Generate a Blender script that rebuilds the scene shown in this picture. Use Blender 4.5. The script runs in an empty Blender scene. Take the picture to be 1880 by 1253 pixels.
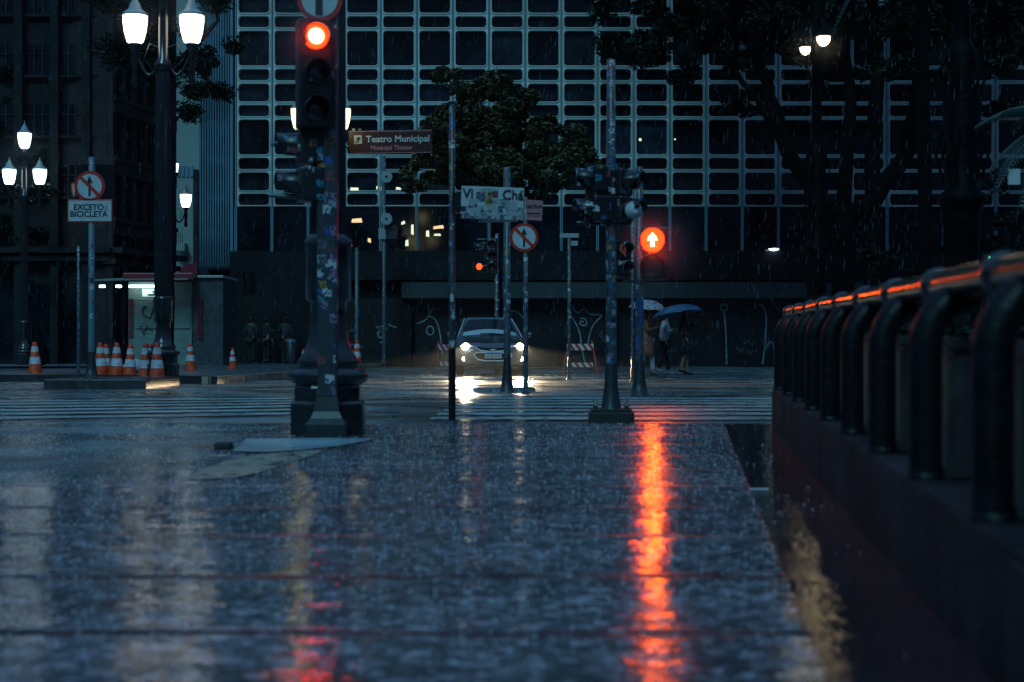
import bpy, bmesh, math, random
import numpy as np
from mathutils import Vector, Matrix, Euler
from mathutils import noise as mn
R = math.radians
F = 2900.0            # focal length in photo pixels (photo 1880 px wide)
HZ = 643.0            # horizon row
CAMH = 0.62
SC = bpy.context.scene
COL = SC.collection

# ------------------------------------------------------------------ camera
cd = bpy.data.cameras.new("camera"); cam = bpy.data.objects.new("camera", cd); COL.objects.link(cam)
cam.location = (0, 0, CAMH); cam.rotation_euler = (R(90), 0, 0)
cd.sensor_width = 36; cd.lens = F / 1880 * 36
cd.shift_y = (HZ - 626.5) / 1880
cd.clip_start = 0.05; cd.clip_end = 1000
cd.dof.use_dof = True; cd.dof.focus_distance = F / 80; cd.dof.aperture_fstop = cd.lens / 20.0
SC.camera = cam
# ------------------------------------------------------------------ sky, dusk light, exposure
w = bpy.data.worlds.new("World"); SC.world = w; w.use_nodes = True
nt = w.node_tree; bg = nt.nodes["Background"]
sky = nt.nodes.new("ShaderNodeTexSky"); sky.sky_type = 'NISHITA'; sky.sun_disc = False
sky.sun_elevation = R(42); sky.sun_rotation = R(195); sky.air_density = 2.2; sky.dust_density = 2.0; sky.ozone_density = 6
hs = nt.nodes.new("ShaderNodeMix"); hs.data_type = 'RGBA'; hs.inputs[0].default_value = 0.97   # thick rain cloud greys the dusk sky
SKY_FLAT = (0.72, 1.8, 3.7, 1)
hs.inputs[7].default_value = SKY_FLAT
nt.links.new(sky.outputs[0], hs.inputs[6])
wtc = nt.nodes.new("ShaderNodeTexCoord"); wsp = nt.nodes.new("ShaderNodeSeparateXYZ"); nt.links.new(wtc.outputs['Generated'], wsp.inputs[0])   # overcast: the cloud is far brighter overhead than near the horizon
wr = nt.nodes.new("ShaderNodeMapRange"); wr.inputs[1].default_value = 0.05; wr.inputs[2].default_value = 0.85; wr.inputs[3].default_value = 0.05; wr.inputs[4].default_value = 1.0; nt.links.new(wsp.outputs[2], wr.inputs[0])
wm = nt.nodes.new("ShaderNodeMix"); wm.data_type = 'RGBA'; wm.blend_type = 'MULTIPLY'; wm.inputs[0].default_value = 1
nt.links.new(hs.outputs[2], wm.inputs[6]); nt.links.new(wr.outputs[0], wm.inputs[7]); nt.links.new(wm.outputs[2], bg.inputs[0])
bg.inputs[1].default_value = 0.13
sd = bpy.data.lights.new("sun", 'SUN'); sun = bpy.data.objects.new("sun", sd); COL.objects.link(sun)
sd.energy = 0.85; sd.angle = R(20); sd.color = (0.30, 0.84, 1.0)
sun.rotation_euler = (R(48), 0, R(-15))
SC.view_settings.view_transform = 'Standard'; SC.view_settings.look = 'None'
SC.view_settings.exposure = 0.0; SC.view_settings.gamma = 1.0
SC.cycles.use_denoising = True
SC.cycles.max_bounces = 6; SC.cycles.volume_bounces = 0; SC.cycles.diffuse_bounces = 2; SC.cycles.glossy_bounces = 3
SC.cycles.sample_clamp_indirect = 4

# ------------------------------------------------------------------ pixel helpers
def W(px, py, s):
    return Vector(((px - 940) / s, F / s, CAMH + (HZ - py) / s))
def sroad(py, z=0.0): return (py - HZ) / (CAMH - z)
def snear(py): return (py - 609) / 0.774
def gz(y): return -0.0117 * max(0.0, 13.2 - y)
def G(px, py, z=0.0):
    s = sroad(py, z); return Vector(((px - 940) / s, F / s, z))
def N(px, py):
    if py < 779: return G(px, py)
    s = snear(py); y = F / s; return Vector(((px - 940) / s, y, gz(y)))
VD = 320.0 / F        # lateral drift of the parapet direction
def PX(x0, y): return x0 + VD * y
rnd = random.Random(7)

# ------------------------------------------------------------------ mesh collector
class MB:
    def __init__(s): s.v = []; s.f = []; s.sm = []
    def add(s, vs, fs, smooth=False):
        o = len(s.v); s.v += [tuple(a) for a in vs]; s.f += [tuple(i + o for i in f) for f in fs]; s.sm += [smooth] * len(fs)
    def box(s, a, b, m=None, bev=0.0):
        x0, y0, z0 = a; x1, y1, z1 = b
        if x0 > x1: x0, x1 = x1, x0
        if y0 > y1: y0, y1 = y1, y0
        if z0 > z1: z0, z1 = z1, z0
        if bev <= 0:
            vs = [(x0, y0, z0), (x1, y0, z0), (x1, y1, z0), (x0, y1, z0), (x0, y0, z1), (x1, y0, z1), (x1, y1, z1), (x0, y1, z1)]
            fs = [(0, 3, 2, 1), (4, 5, 6, 7), (0, 1, 5, 4), (1, 2, 6, 5), (2, 3, 7, 6), (3, 0, 4, 7)]
        else:
            bm = bmesh.new(); bmesh.ops.create_cube(bm, size=1)
            for v in bm.verts:
                v.co = Vector(((x0 + x1) / 2 + v.co.x * (x1 - x0), (y0 + y1) / 2 + v.co.y * (y1 - y0), (z0 + z1) / 2 + v.co.z * (z1 - z0)))
            bmesh.ops.bevel(bm, geom=bm.edges[:], offset=bev, segments=2, affect='EDGES', profile=0.6)
            bm.verts.index_update(); vs = [v.co.copy() for v in bm.verts]; fs = [[v.index for v in f.verts] for f in bm.faces]; bm.free()
        if m: vs = [m @ Vector(v) for v in vs]
        s.add(vs, fs); return s
    def tube(s, pts, r, n=10, cap=True, smooth=True):
        pts = [Vector(p) for p in pts]
        if not hasattr(r, '__len__'): r = [r] * len(pts)
        vs = []; up = None
        for i, p in enumerate(pts):
            t = (pts[min(i + 1, len(pts) - 1)] - pts[max(i - 1, 0)]).normalized()
            if up is None:
                up = Vector((0, 0, 1)) if abs(t.z) < 0.9 else Vector((1, 0, 0))
            a = t.cross(up).normalized(); b = a.cross(t).normalized(); up = b
            for k in range(n):
                an = 2 * math.pi * k / n; vs.append(p + (a * math.cos(an) + b * math.sin(an)) * r[i])
        fs = []
        for i in range(len(pts) - 1):
            for k in range(n):
                fs.append((i * n + k, i * n + (k + 1) % n, (i + 1) * n + (k + 1) % n, (i + 1) * n + k))
        s.add(vs, fs, smooth)
        if cap:
            s.add(vs[:n], [tuple(range(n))]); s.add(vs[-n:], [tuple(reversed(range(n)))])
        return s
    def lathe(s, prof, n=16, c=(0, 0, 0), smooth=True, flute=0.0, ax=None, rot=0.0):
        c = Vector(c); vs = []
        q = Vector((0, 0, 1)).rotation_difference(Vector(ax).normalized()) if ax else None
        for r, z in prof:
            for k in range(n):
                an = 2 * math.pi * k / n + rot; rr = r * (1 - flute * (k % 2))
                p = Vector((math.cos(an) * rr, math.sin(an) * rr, z))
                if q: p = q @ p
                vs.append(c + p)
        fs = []
        for i in range(len(prof) - 1):
            for k in range(n): fs.append((i * n + k, i * n + (k + 1) % n, (i + 1) * n + (k + 1) % n, (i + 1) * n + k))
        s.add(vs, fs, smooth)
        s.add(vs[:n], [tuple(reversed(range(n)))]); s.add(vs[-n:], [tuple(range(n))]); return s
    def prism(s, pts, th, m=None):   # outline in x,z ; thickness along +y
        n = len(pts); vs = [Vector((x, 0, z)) for x, z in pts] + [Vector((x, th, z)) for x, z in pts]
        if m: vs = [m @ v for v in vs]
        fs = [tuple(range(n)), tuple(reversed(range(n, 2 * n)))] + [(i, i + n, (i + 1) % n + n, (i + 1) % n) for i in range(n)]
        s.add(vs, fs); return s
    def loft(s, rings, smooth=True, closed=True, cap=True):
        n = len(rings[0]); vs = [p for r in rings for p in r]; fs = []
        for i in range(len(rings) - 1):
            for k in range(n if closed else n - 1):
                fs.append((i * n + k, i * n + (k + 1) % n, (i + 1) * n + (k + 1) % n, (i + 1) * n + k))
        s.add(vs, fs, smooth)
        if cap and closed: s.add(rings[0], [tuple(reversed(range(n)))]); s.add(rings[-1], [tuple(range(n))])
        return s
    def quad(s, *p): s.add(p, [tuple(range(len(p)))]); return s
    def build(s, name, mat, parent=None, loc=None, rz=0.0, fix=True):
        me = bpy.data.meshes.new(name); me.from_pydata(s.v, [], s.f)
        me.polygons.foreach_set('use_smooth', s.sm); me.materials.append(mat)
        if fix:
            bm = bmesh.new(); bm.from_mesh(me); bmesh.ops.recalc_face_normals(bm, faces=bm.faces[:]); bm.to_mesh(me); bm.free()
        me.update()
        o = bpy.data.objects.new(name, me); COL.objects.link(o)
        if parent: o.parent = parent
        if loc is not None: o.location = loc
        o.rotation_euler.z = rz
        return o
def tag(o, label, cat=None, group=None, kind=None):
    if label: o['label'] = label
    if cat: o['category'] = cat
    if group: o['group'] = group
    if kind: o['kind'] = kind
    return o
def thing(name, label, cat, loc=(0, 0, 0), rz=0.0, group=None):
    o = bpy.data.objects.new(name, None); COL.objects.link(o); o.location = loc; o.rotation_euler = (0, 0, rz)
    o.empty_display_size = 0.2
    return tag(o, label, cat, group)
def struct(o, label=None): return tag(o, label, None, None, 'structure')
def kids(o): return [c for c in bpy.data.objects if c.parent == o]
def copy_tree(o, parent=None):
    c = o.copy(); COL.objects.link(c)
    if parent: c.parent = parent
    for ch in kids(o): copy_tree(ch, c)
    return c

# ------------------------------------------------------------------ materials
MATS = {}
def mat(name, col=(0.5, 0.5, 0.5), rough=0.5, metal=0.0, emit=None, es=0.0, nz=0.0, nscale=8.0, bump=0.0, bscale=30.0, coat=0.0, spec=0.5):
    if name in MATS: return MATS[name]
    m = bpy.data.materials.new(name); m.use_nodes = True; t = m.node_tree; b = t.nodes["Principled BSDF"]
    b.inputs['Base Color'].default_value = (*col, 1); b.inputs['Roughness'].default_value = rough; b.inputs['Metallic'].default_value = metal
    b.inputs['Coat Weight'].default_value = coat; b.inputs['Coat Roughness'].default_value = 0.12
    b.inputs['Specular IOR Level'].default_value = spec
    if emit: b.inputs['Emission Color'].default_value = (*emit, 1); b.inputs['Emission Strength'].default_value = es
    if nz or bump:
        tc = t.nodes.new("ShaderNodeTexCoord")
    if nz:
        n = t.nodes.new("ShaderNodeTexNoise"); n.inputs['Scale'].default_value = nscale; n.inputs['Detail'].default_value = 5
        t.links.new(tc.outputs['Object'], n.inputs['Vector'])
        mx = t.nodes.new("ShaderNodeMix"); mx.data_type = 'RGBA'
        mx.inputs[6].default_value = (*[c * (1 - nz) for c in col], 1); mx.inputs[7].default_value = (*[min(1, c * (1 + nz)) for c in col], 1)
        rp = t.nodes.new("ShaderNodeMapRange"); rp.inputs[1].default_value = 0.32; rp.inputs[2].default_value = 0.68
        t.links.new(n.outputs[0], rp.inputs[0]); t.links.new(rp.outputs[0], mx.inputs[0]); t.links.new(mx.outputs[2], b.inputs['Base Color'])
    if bump:
        n2 = t.nodes.new("ShaderNodeTexNoise"); n2.inputs['Scale'].default_value = bscale; n2.inputs['Detail'].default_value = 4
        t.links.new(tc.outputs['Object'], n2.inputs['Vector'])
        bp = t.nodes.new("ShaderNodeBump"); bp.inputs['Strength'].default_value = bump; bp.inputs['Distance'].default_value = 0.02
        t.links.new(n2.outputs[0], bp.inputs['Height']); t.links.new(bp.outputs[0], b.inputs['Normal'])
    MATS[name] = m; return m
def sticker_mat(name, base, dens=0.6, scale=11.0, seed=0.0):
    if name in MATS: return MATS[name]
    m = bpy.data.materials.new(name); m.use_nodes = True; t = m.node_tree; b = t.nodes["Principled BSDF"]
    b.inputs['Roughness'].default_value = 0.36; b.inputs['Coat Weight'].default_value = 0.08
    tc = t.nodes.new("ShaderNodeTexCoord"); mp = t.nodes.new("ShaderNodeMapping")
    mp.inputs['Location'].default_value = (seed, seed * 1.7, seed * 2.3); mp.inputs['Scale'].default_value = (0.9, 0.9, 0.9)
    t.links.new(tc.outputs['Object'], mp.inputs[0])
    vo = t.nodes.new("ShaderNodeTexVoronoi"); vo.distance = 'CHEBYCHEV'; vo.inputs['Scale'].default_value = scale; vo.inputs['Randomness'].default_value = 0.75
    t.links.new(mp.outputs[0], vo.inputs['Vector'])
    v2 = t.nodes.new("ShaderNodeTexVoronoi"); v2.inputs['Scale'].default_value = scale * 4.5
    t.links.new(mp.outputs[0], v2.inputs['Vector'])
    sep = t.nodes.new("ShaderNodeSeparateColor"); t.links.new(vo.outputs['Color'], sep.inputs[0])
    ramp = t.nodes.new("ShaderNodeValToRGB"); ramp.color_ramp.interpolation = 'CONSTANT'
    cols = [(0.45, 0.5, 0.52), (0.02, 0.09, 0.28), (0.02, 0.02, 0.03), (0.4, 0.44, 0.48), (0.03, 0.2, 0.26), (0.28, 0.05, 0.05), (0.2, 0.3, 0.36), (0.32, 0.2, 0.04), (0.12, 0.13, 0.16), (0.24, 0.14, 0.24)]
    el = ramp.color_ramp.elements
    el[0].position = 0; el[0].color = (*cols[0], 1); el[1].position = 0.1; el[1].color = (*cols[1], 1)
    for i in range(2, 10): e = el.new(i / 10); e.color = (*cols[i], 1)
    t.links.new(sep.outputs[0], ramp.inputs[0])
    # printed detail inside a sticker
    s2 = t.nodes.new("ShaderNodeSeparateColor"); t.links.new(v2.outputs['Color'], s2.inputs[0])
    dk = t.nodes.new("ShaderNodeMath"); dk.operation = 'GREATER_THAN'; dk.inputs[1].default_value = 0.62; t.links.new(s2.outputs[1], dk.inputs[0])
    mx = t.nodes.new("ShaderNodeMix"); mx.data_type = 'RGBA'; mx.inputs[7].default_value = (0.03, 0.04, 0.07, 1)
    t.links.new(dk.outputs[0], mx.inputs[0]); t.links.new(ramp.outputs[0], mx.inputs[6])
    gt = t.nodes.new("ShaderNodeMath"); gt.operation = 'LESS_THAN'; gt.inputs[1].default_value = dens; t.links.new(sep.outputs[1], gt.inputs[0])
    ds = t.nodes.new("ShaderNodeMath"); ds.operation = 'LESS_THAN'; ds.inputs[1].default_value = 0.42; t.links.new(vo.outputs['Distance'], ds.inputs[0])
    mu = t.nodes.new("ShaderNodeMath"); mu.operation = 'MULTIPLY'; t.links.new(gt.outputs[0], mu.inputs[0]); t.links.new(ds.outputs[0], mu.inputs[1])
    m3 = t.nodes.new("ShaderNodeMix"); m3.data_type = 'RGBA'; m3.inputs[6].default_value = (*base, 1)
    t.links.new(mu.outputs[0], m3.inputs[0]); t.links.new(mx.outputs[2], m3.inputs[7]); t.links.new(m3.outputs[2], b.inputs['Base Color'])
    MATS[name] = m; return m
def stripe_mat(name, c1, c2, scale, ang):
    m = bpy.data.materials.new(name); m.use_nodes = True; t = m.node_tree; b = t.nodes["Principled BSDF"]; b.inputs['Roughness'].default_value = 0.35
    tc = t.nodes.new("ShaderNodeTexCoord"); mp = t.nodes.new("ShaderNodeMapping"); mp.inputs['Rotation'].default_value = (0, ang, 0)
    wv = t.nodes.new("ShaderNodeTexWave"); wv.inputs['Scale'].default_value = scale; wv.bands_direction = 'X'
    g = t.nodes.new("ShaderNodeMath"); g.operation = 'GREATER_THAN'; g.inputs[1].default_value = 0.5
    mx = t.nodes.new("ShaderNodeMix"); mx.data_type = 'RGBA'; mx.inputs[6].default_value = (*c1, 1); mx.inputs[7].default_value = (*c2, 1)
    t.links.new(tc.outputs['Object'], mp.inputs[0]); t.links.new(mp.outputs[0], wv.inputs[0]); t.links.new(wv.outputs[1], g.inputs[0]); t.links.new(g.outputs[0], mx.inputs[0]); t.links.new(mx.outputs[2], b.inputs['Base Color'])
    return m
def wet_mat(name, col, rmin, rmax, pud=0.35, b1=0.5, s1=14.0, b2=0.4, s2=60.0, var=0.4, mosaic_glint=0.0, grain=90.0, joint=False, worn=0.0, stretch=0.5, bigw=(1.7, .3, .7, .55, 1.3)):
    """wet mineral ground: pores, grains and a broken film of rain water"""
    m = bpy.data.materials.new(name); m.use_nodes = True; t = m.node_tree; b = t.nodes["Principled BSDF"]; L = t.links.new
    tc = t.nodes.new("ShaderNodeTexCoord")
    mpg = t.nodes.new("ShaderNodeMapping"); mpg.inputs['Scale'].default_value = (stretch, 1, 1); L(tc.outputs['Object'], mpg.inputs[0])
    def noise(sc, det=4, ro=0.55, st=False):
        n = t.nodes.new("ShaderNodeTexNoise"); n.inputs['Scale'].default_value = sc; n.inputs['Detail'].default_value = det; n.inputs['Roughness'].default_value = ro
        L(mpg.outputs[0] if st else tc.outputs['Object'], n.inputs['Vector']); return n.outputs[0]
    def rng(src, a, bb, c, d):
        r = t.nodes.new("ShaderNodeMapRange"); r.inputs[1].default_value = a; r.inputs[2].default_value = bb; r.inputs[3].default_value = c; r.inputs[4].default_value = d
        L(src, r.inputs[0]); return r.outputs[0]
    wetn = rng(noise(0.7, 5), pud, pud + 0.25, 0, 1)
    fine = noise(grain, 3, 0.7)
    mx = t.nodes.new("ShaderNodeMix"); mx.data_type = 'RGBA'
    mx.inputs[6].default_value = (*[c * (1 - var) for c in col], 1); mx.inputs[7].default_value = (*[c * (1 + var) for c in col], 1)
    L(rng(fine, 0.3, 0.7, 0, 1), mx.inputs[0])
    big = t.nodes.new("ShaderNodeMix"); big.data_type = 'RGBA'; big.blend_type = 'MULTIPLY'; big.inputs[0].default_value = 1
    cr = rng(noise(bigw[0], 5, .55, True), *bigw[1:])
    L(mx.outputs[2], big.inputs[6]); L(cr, big.inputs[7]); L(big.outputs[2], b.inputs['Base Color'])
    L(rng(wetn, 0, 1, rmin, rmax), b.inputs['Roughness'])
    bp = t.nodes.new("ShaderNodeBump"); bp.inputs['Strength'].default_value = b1; bp.inputs['Distance'].default_value = 0.02; L(noise(s1, 3, .55, True), bp.inputs['Height'])
    bq = t.nodes.new("ShaderNodeBump"); bq.inputs['Strength'].default_value = b2; bq.inputs['Distance'].default_value = 0.004; L(noise(s2, 2, .55, True), bq.inputs['Height']); L(bp.outputs[0], bq.inputs['Normal'])
    L(bq.outputs[0], b.inputs['Normal'])
    b.inputs['Specular IOR Level'].default_value = 0.6
    colout = big.outputs[2]; rout = b.inputs['Roughness'].links[0].from_socket
    if mosaic_glint:
        vo = t.nodes.new("ShaderNodeTexVoronoi"); vo.inputs['Scale'].default_value = mosaic_glint; L(tc.outputs['Object'], vo.inputs['Vector'])
        sp = t.nodes.new("ShaderNodeSeparateColor"); L(vo.outputs['Color'], sp.inputs[0])
        mm = t.nodes.new("ShaderNodeMix"); mm.data_type = 'RGBA'; mm.blend_type = 'MULTIPLY'; mm.inputs[0].default_value = 1
        L(colout, mm.inputs[6]); pw = t.nodes.new('ShaderNodeMath'); pw.operation = 'POWER'; pw.inputs[1].default_value = 3.0; L(sp.outputs[0], pw.inputs[0]); L(rng(pw.outputs[0], 0, 1, .5, 2.8), mm.inputs[7]); colout = mm.outputs[2]  # stone tones, contrast raised so bright cells paint in the wet glints
        bv = t.nodes.new("ShaderNodeBump"); bv.invert = True; bv.inputs['Strength'].default_value = .13; bv.inputs['Distance'].default_value = .004; L(vo.outputs['Distance'], bv.inputs['Height']); L(bq.outputs[0], bv.inputs['Normal']); L(bv.outputs[0], b.inputs['Normal'])
    if joint:
        at = t.nodes.new("ShaderNodeAttribute"); at.attribute_name = 'joint'
        jm = t.nodes.new("ShaderNodeMix"); jm.data_type = 'RGBA'; jm.inputs[7].default_value = (.006, .006, .008, 1); L(at.outputs['Fac'], jm.inputs[0]); L(colout, jm.inputs[6]); colout = jm.outputs[2]
        r2 = t.nodes.new("ShaderNodeMix"); L(at.outputs['Fac'], r2.inputs[0]); L(rout, r2.inputs[2]); r2.inputs[3].default_value = .75; L(r2.outputs[0], b.inputs['Roughness'])
        L(rng(at.outputs['Fac'], 0, 1, .6, .02), b.inputs['Specular IOR Level'])
    L(colout, b.inputs['Base Color'])
    if worn:
        tr = t.nodes.new("ShaderNodeBsdfTransparent"); ms = t.nodes.new("ShaderNodeMixShader"); n_ = noise(5.5, 6, .75)
        L(rng(n_, worn, worn + .06, 0, 1), ms.inputs[0]); L(tr.outputs[0], ms.inputs[1]); L(b.outputs[0], ms.inputs[2]); L(ms.outputs[0], t.nodes['Material Output'].inputs['Surface'])
    return m
M = dict(
    blackiron=mat('blackiron', (0.012, 0.015, 0.018), 0.22, 0.0, nz=0.4, nscale=20, bump=0.15, bscale=25, coat=0.5),
    ornateblack=mat('ornateblack', (0.002, 0.003, 0.004), 0.5, spec=.06, nz=0.4, bump=0.6, bscale=14),
    tubeblack=mat('tubeblack', (0.004, 0.005, 0.007), 0.42, nz=0.5, nscale=12, bump=0.25, bscale=30, spec=.22),
    galv=mat('galv', (0.06, 0.10, 0.13), 0.35, 0.3, nz=0.35, nscale=14, coat=0.3),
    galvdark=mat('galvdark', (0.016, 0.024, 0.030), 0.45, 0.1, nz=0.45, nscale=14, coat=0.05),
    black=mat('black', (0.008, 0.009, 0.011), 0.3, nz=0.3),
    blackmatte=mat('blackmatte', (0.012, 0.013, 0.015), 0.6),
    signwhite=mat('signwhite', (0.46, 0.52, 0.55), 0.35, nz=0.12, nscale=9),
    signred=mat('signred', (0.50, 0.03, 0.02), 0.35), signblack=mat('signblack', (0.012, 0.012, 0.014), 0.4),
    brownsign=mat('brownsign', (0.03, 0.003, 0.005), 0.4, nz=0.15), pinksign=mat('pinksign', (0.42, 0.16, 0.19), 0.4, nz=0.15),
    cone=mat('cone', (0.66, 0.065, 0.014), 0.42, nz=0.4, nscale=9), coneband=mat('coneband', (0.52, 0.56, 0.62), 0.35, nz=0.35, nscale=14),
    globe=mat('globe', (0.9, 0.9, 0.85), 0.3, emit=(1.0, 0.88, 0.70), es=4.0),
    bowl=mat('bowl', (.9, .9, .8), .3, emit=(1.0, .78, .45), es=22.0),
    globecold=mat('globecold', (0.9, 0.9, 0.9), 0.3, emit=(0.80, 0.97, 1.0), es=4.0),
    globeyellow=mat('globeyellow', (0.9, 0.9, 0.8), 0.3, emit=(1.0, 0.86, 0.38), es=4.0),
    redlit=mat('redlit', (0.9, 0.1, 0.02), 0.3, emit=(1.0, 0.0055, 0.0003), es=32.0),
    globeoff=mat('globeoff', (0.5, 0.5, 0.45), 0.3),
    redfar=mat('redfar', (0.9, 0.1, 0.02), 0.3, emit=(1.0, 0.06, 0.01), es=3.0),
    redcore=mat('redcore', (1, 0.8, 0.6), 0.3, emit=(1.0, 0.5, 0.25), es=6.0),
    lensoff=mat('lensoff', (0.02, 0.02, 0.025), 0.12, coat=0.6),
    stone=mat('stone', (0.04, 0.034, 0.038), 0.38, nz=0.45, nscale=5, bump=0.4, bscale=18),
    parapet=mat('parapet', (0.036, 0.028, 0.034), 0.6, spec=.15, nz=0.5, nscale=2.5, bump=0.5, bscale=40),
    kerb=mat('kerb', (0.36, 0.27, 0.20), 0.3, nz=0.5, nscale=5, bump=0.5, bscale=12),  # pale warm colour has the headlight glow put into it
    kerbdark=mat('kerbdark', (0.035, 0.035, 0.04), 0.35, nz=0.4, bump=0.4),
    rail=mat('rail', (0.03, 0.028, 0.03), 0.20, 0.6, nz=0.3),
    mullion=mat('mullion', (0.16, 0.30, 0.38), 0.4), lattice=mat('lattice', (0.56, 0.62, 0.60), 0.5, nz=0.3, nscale=0.35, bump=0.1),
    glassblind=mat('glassblind', (0.010, 0.014, 0.018), 0.2, nz=0.5, nscale=3.0), glassgrey=mat('glassgrey', (0.010, 0.018, 0.03), 0.12, nz=0.7, nscale=1.4),
    glassdark=mat('glassdark', (0.006, 0.010, 0.016), 0.08, nz=0.6, nscale=0.8, spec=0.35),
    dark=mat('dark', (0.006, 0.009, 0.013), 0.6, spec=.2, nz=0.4, nscale=1.0), fascia=mat('fascia', (0.025, 0.04, 0.045), 0.45, nz=0.3, nscale=0.5),
    shutter=mat('shutter', (0.010, 0.015, 0.020), 0.4, nz=0.4, nscale=1.5),
    stonewall=mat('stonewall', (0.017, 0.020, 0.024), 0.8, spec=.15, nz=0.35, nscale=1.2, bump=0.3), stonewall2=mat('stonewall2', (0.036, 0.029, 0.033), 0.8, spec=.15, nz=0.3, nscale=1.5, bump=0.3),
    palewall=mat('palewall', (0.27, 0.33, 0.32), 0.7, nz=0.15, nscale=0.4), bluewall=mat('bluewall', (0.11, 0.24, 0.34), 0.5, nz=0.3, nscale=0.4),
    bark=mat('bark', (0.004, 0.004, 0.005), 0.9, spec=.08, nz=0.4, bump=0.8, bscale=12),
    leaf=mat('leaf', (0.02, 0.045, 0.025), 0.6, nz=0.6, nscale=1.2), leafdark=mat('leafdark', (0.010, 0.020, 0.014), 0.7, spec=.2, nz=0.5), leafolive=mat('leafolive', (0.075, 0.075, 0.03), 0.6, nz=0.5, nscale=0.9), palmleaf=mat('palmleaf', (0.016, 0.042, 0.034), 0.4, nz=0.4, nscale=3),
    graffitidim=mat('graffitidim', (0.06, 0.09, 0.11), 0.5, nz=0.4),
    graffiti=mat('graffiti', (0.22, 0.30, 0.33), 0.5, nz=0.4), graffitiblack=mat('graffitiblack', (0.01, 0.015, 0.018), 0.5),
    warmlit=mat('warmlit', (0.8, 0.6, 0.4), 0.5, emit=(1.0, 0.62, 0.30), es=1.0), paletlit=mat('paletlit', (0.8, 0.8, 0.7), 0.5, emit=(0.95, 0.95, 0.6), es=0.9),
    tube=mat('tube', (0.9, 1, 1), 0.4, emit=(0.72, 1.0, 0.98), es=7.0), greenlit=mat('greenlit', (0.1, 1, 0.5), 0.4, emit=(0.05, 1.0, 0.45), es=6.0),
    head=mat('head', (1, 1, 1), 0.2, emit=(1.0, 0.80, 0.52), es=14.0), headglow=mat('headglow', (.8, .8, .8), 0.2, emit=(1.0, 0.75, 0.45), es=1.6),
    kioskmetal=mat('kioskmetal', (0.17, 0.24, 0.225), 0.45, nz=0.2, nscale=2), kioskdark=mat('kioskdark', (0.05, 0.06, 0.07), 0.4, nz=0.4), maroon=mat('maroon', (0.20, 0.015, 0.03), 0.4),
    carpaint=mat('carpaint', (0.07, 0.10, 0.12), 0.3, 0.5, coat=1.0), chrome=mat('chrome', (0.55, 0.64, 0.68), 0.3, 0.35), carglass=mat('carglass', (0.008, 0.016, 0.022), 0.05, spec=0.12), rubber=mat('rubber', (0.012, 0.012, 0.012), 0.7),
    plate=mat('plate', (0.6, 0.63, 0.68), 0.4), plateblue=mat('plateblue', (0.02, 0.08, 0.45), 0.4), gold=mat('gold', (0.75, 0.62, 0.38), 0.3, 0.3),
    orangesign=mat('orangesign', (0.55, 0.06, 0.02), 0.5, nz=0.2), speaker=mat('speaker', (0.30, 0.36, 0.38), 0.4),
    splash=mat('splash', (0.8, 0.86, 0.92), 0.2, spec=1.0),
    rain=mat('rain', (0.34, 0.42, 0.5), 0.25, spec=1.0), paper=mat('paper', (0.5, 0.55, 0.6), 0.5),
    skin=mat('skin', (0.35, 0.18, 0.12), 0.5), hair=mat('hair', (0.015, 0.01, 0.008), 0.6),
    clothblack=mat('clothblack', (0.012, 0.013, 0.018), 0.8), clothbrown=mat('clothbrown', (0.26, 0.085, 0.045), 0.8, nz=0.2, nscale=20), clothwhite=mat('clothwhite', (0.42, 0.44, 0.48), 0.8, nz=0.2, nscale=12), clothgrey=mat('clothgrey', (0.025, 0.03, 0.038), 0.8), clothblue=mat('clothblue', (0.02, 0.08, 0.25), 0.7),
    umbblue=mat('umbblue', (0.04, 0.13, 0.24), 0.3, nz=0.3), umbdark=mat('umbdark', (0.015, 0.03, 0.035), 0.35),
    yellow=mat('yellow', (0.6, 0.33, 0.02), 0.4),
)
def text_mb(body, size, z=0.004, bold=0.0, sx=1.0):
    """text as a mesh standing in the x-z plane, facing -y, centred at the origin"""
    cu = bpy.data.curves.new('t', 'FONT'); cu.body = body; cu.size = size; cu.extrude = z / 2; cu.align_x = 'CENTER'; cu.align_y = 'CENTER'; cu.offset = bold; cu.resolution_u = 3
    o = bpy.data.objects.new('t', cu); COL.objects.link(o)
    me = o.to_mesh(); mb = MB()
    mb.add([(v.co.x * sx, -v.co.z, v.co.y) for v in me.vertices], [tuple(p.vertices) for p in me.polygons])
    o.to_mesh_clear(); bpy.data.objects.remove(o); bpy.data.curves.remove(cu); return mb

# ================================================================== GROUND
asphalt = wet_mat('asphalt', (0.10, 0.145, 0.16), 0.10, 0.42, pud=0.38, b1=0.45, s1=7, b2=0.8, s2=55, grain=70, bigw=(.95, .43, .58, .3, 1.5))
paving = wet_mat('paving', (0.185, 0.155, 0.18), 0.04, 0.15, pud=0.36, b1=0.08, s1=18, b2=0.3, s2=75, var=0.7, grain=60, mosaic_glint=30, joint=True, stretch=.35)
farpave = wet_mat('farpave', (0.06, 0.08, 0.095), 0.22, 0.45, pud=0.38, b1=0.5, s1=6, b2=0.7, s2=40, grain=40)
stripstone = wet_mat('stripstone', (0.03, 0.022, 0.03), 0.03, 0.11, pud=0.36, b1=0.25, s1=9, b2=0.5, s2=50, grain=50)
paint = wet_mat('paint', (0.40, 0.50, 0.48), 0.2, 0.4, pud=0.3, b1=0.4, s1=9, b2=0.8, s2=60, var=0.45, grain=26, worn=.42)
palestone = wet_mat('palestone', (0.26, 0.36, 0.40), 0.25, 0.4, pud=0.3, b1=0.2, s1=9, b2=0.5, s2=60, var=0.15)
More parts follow.
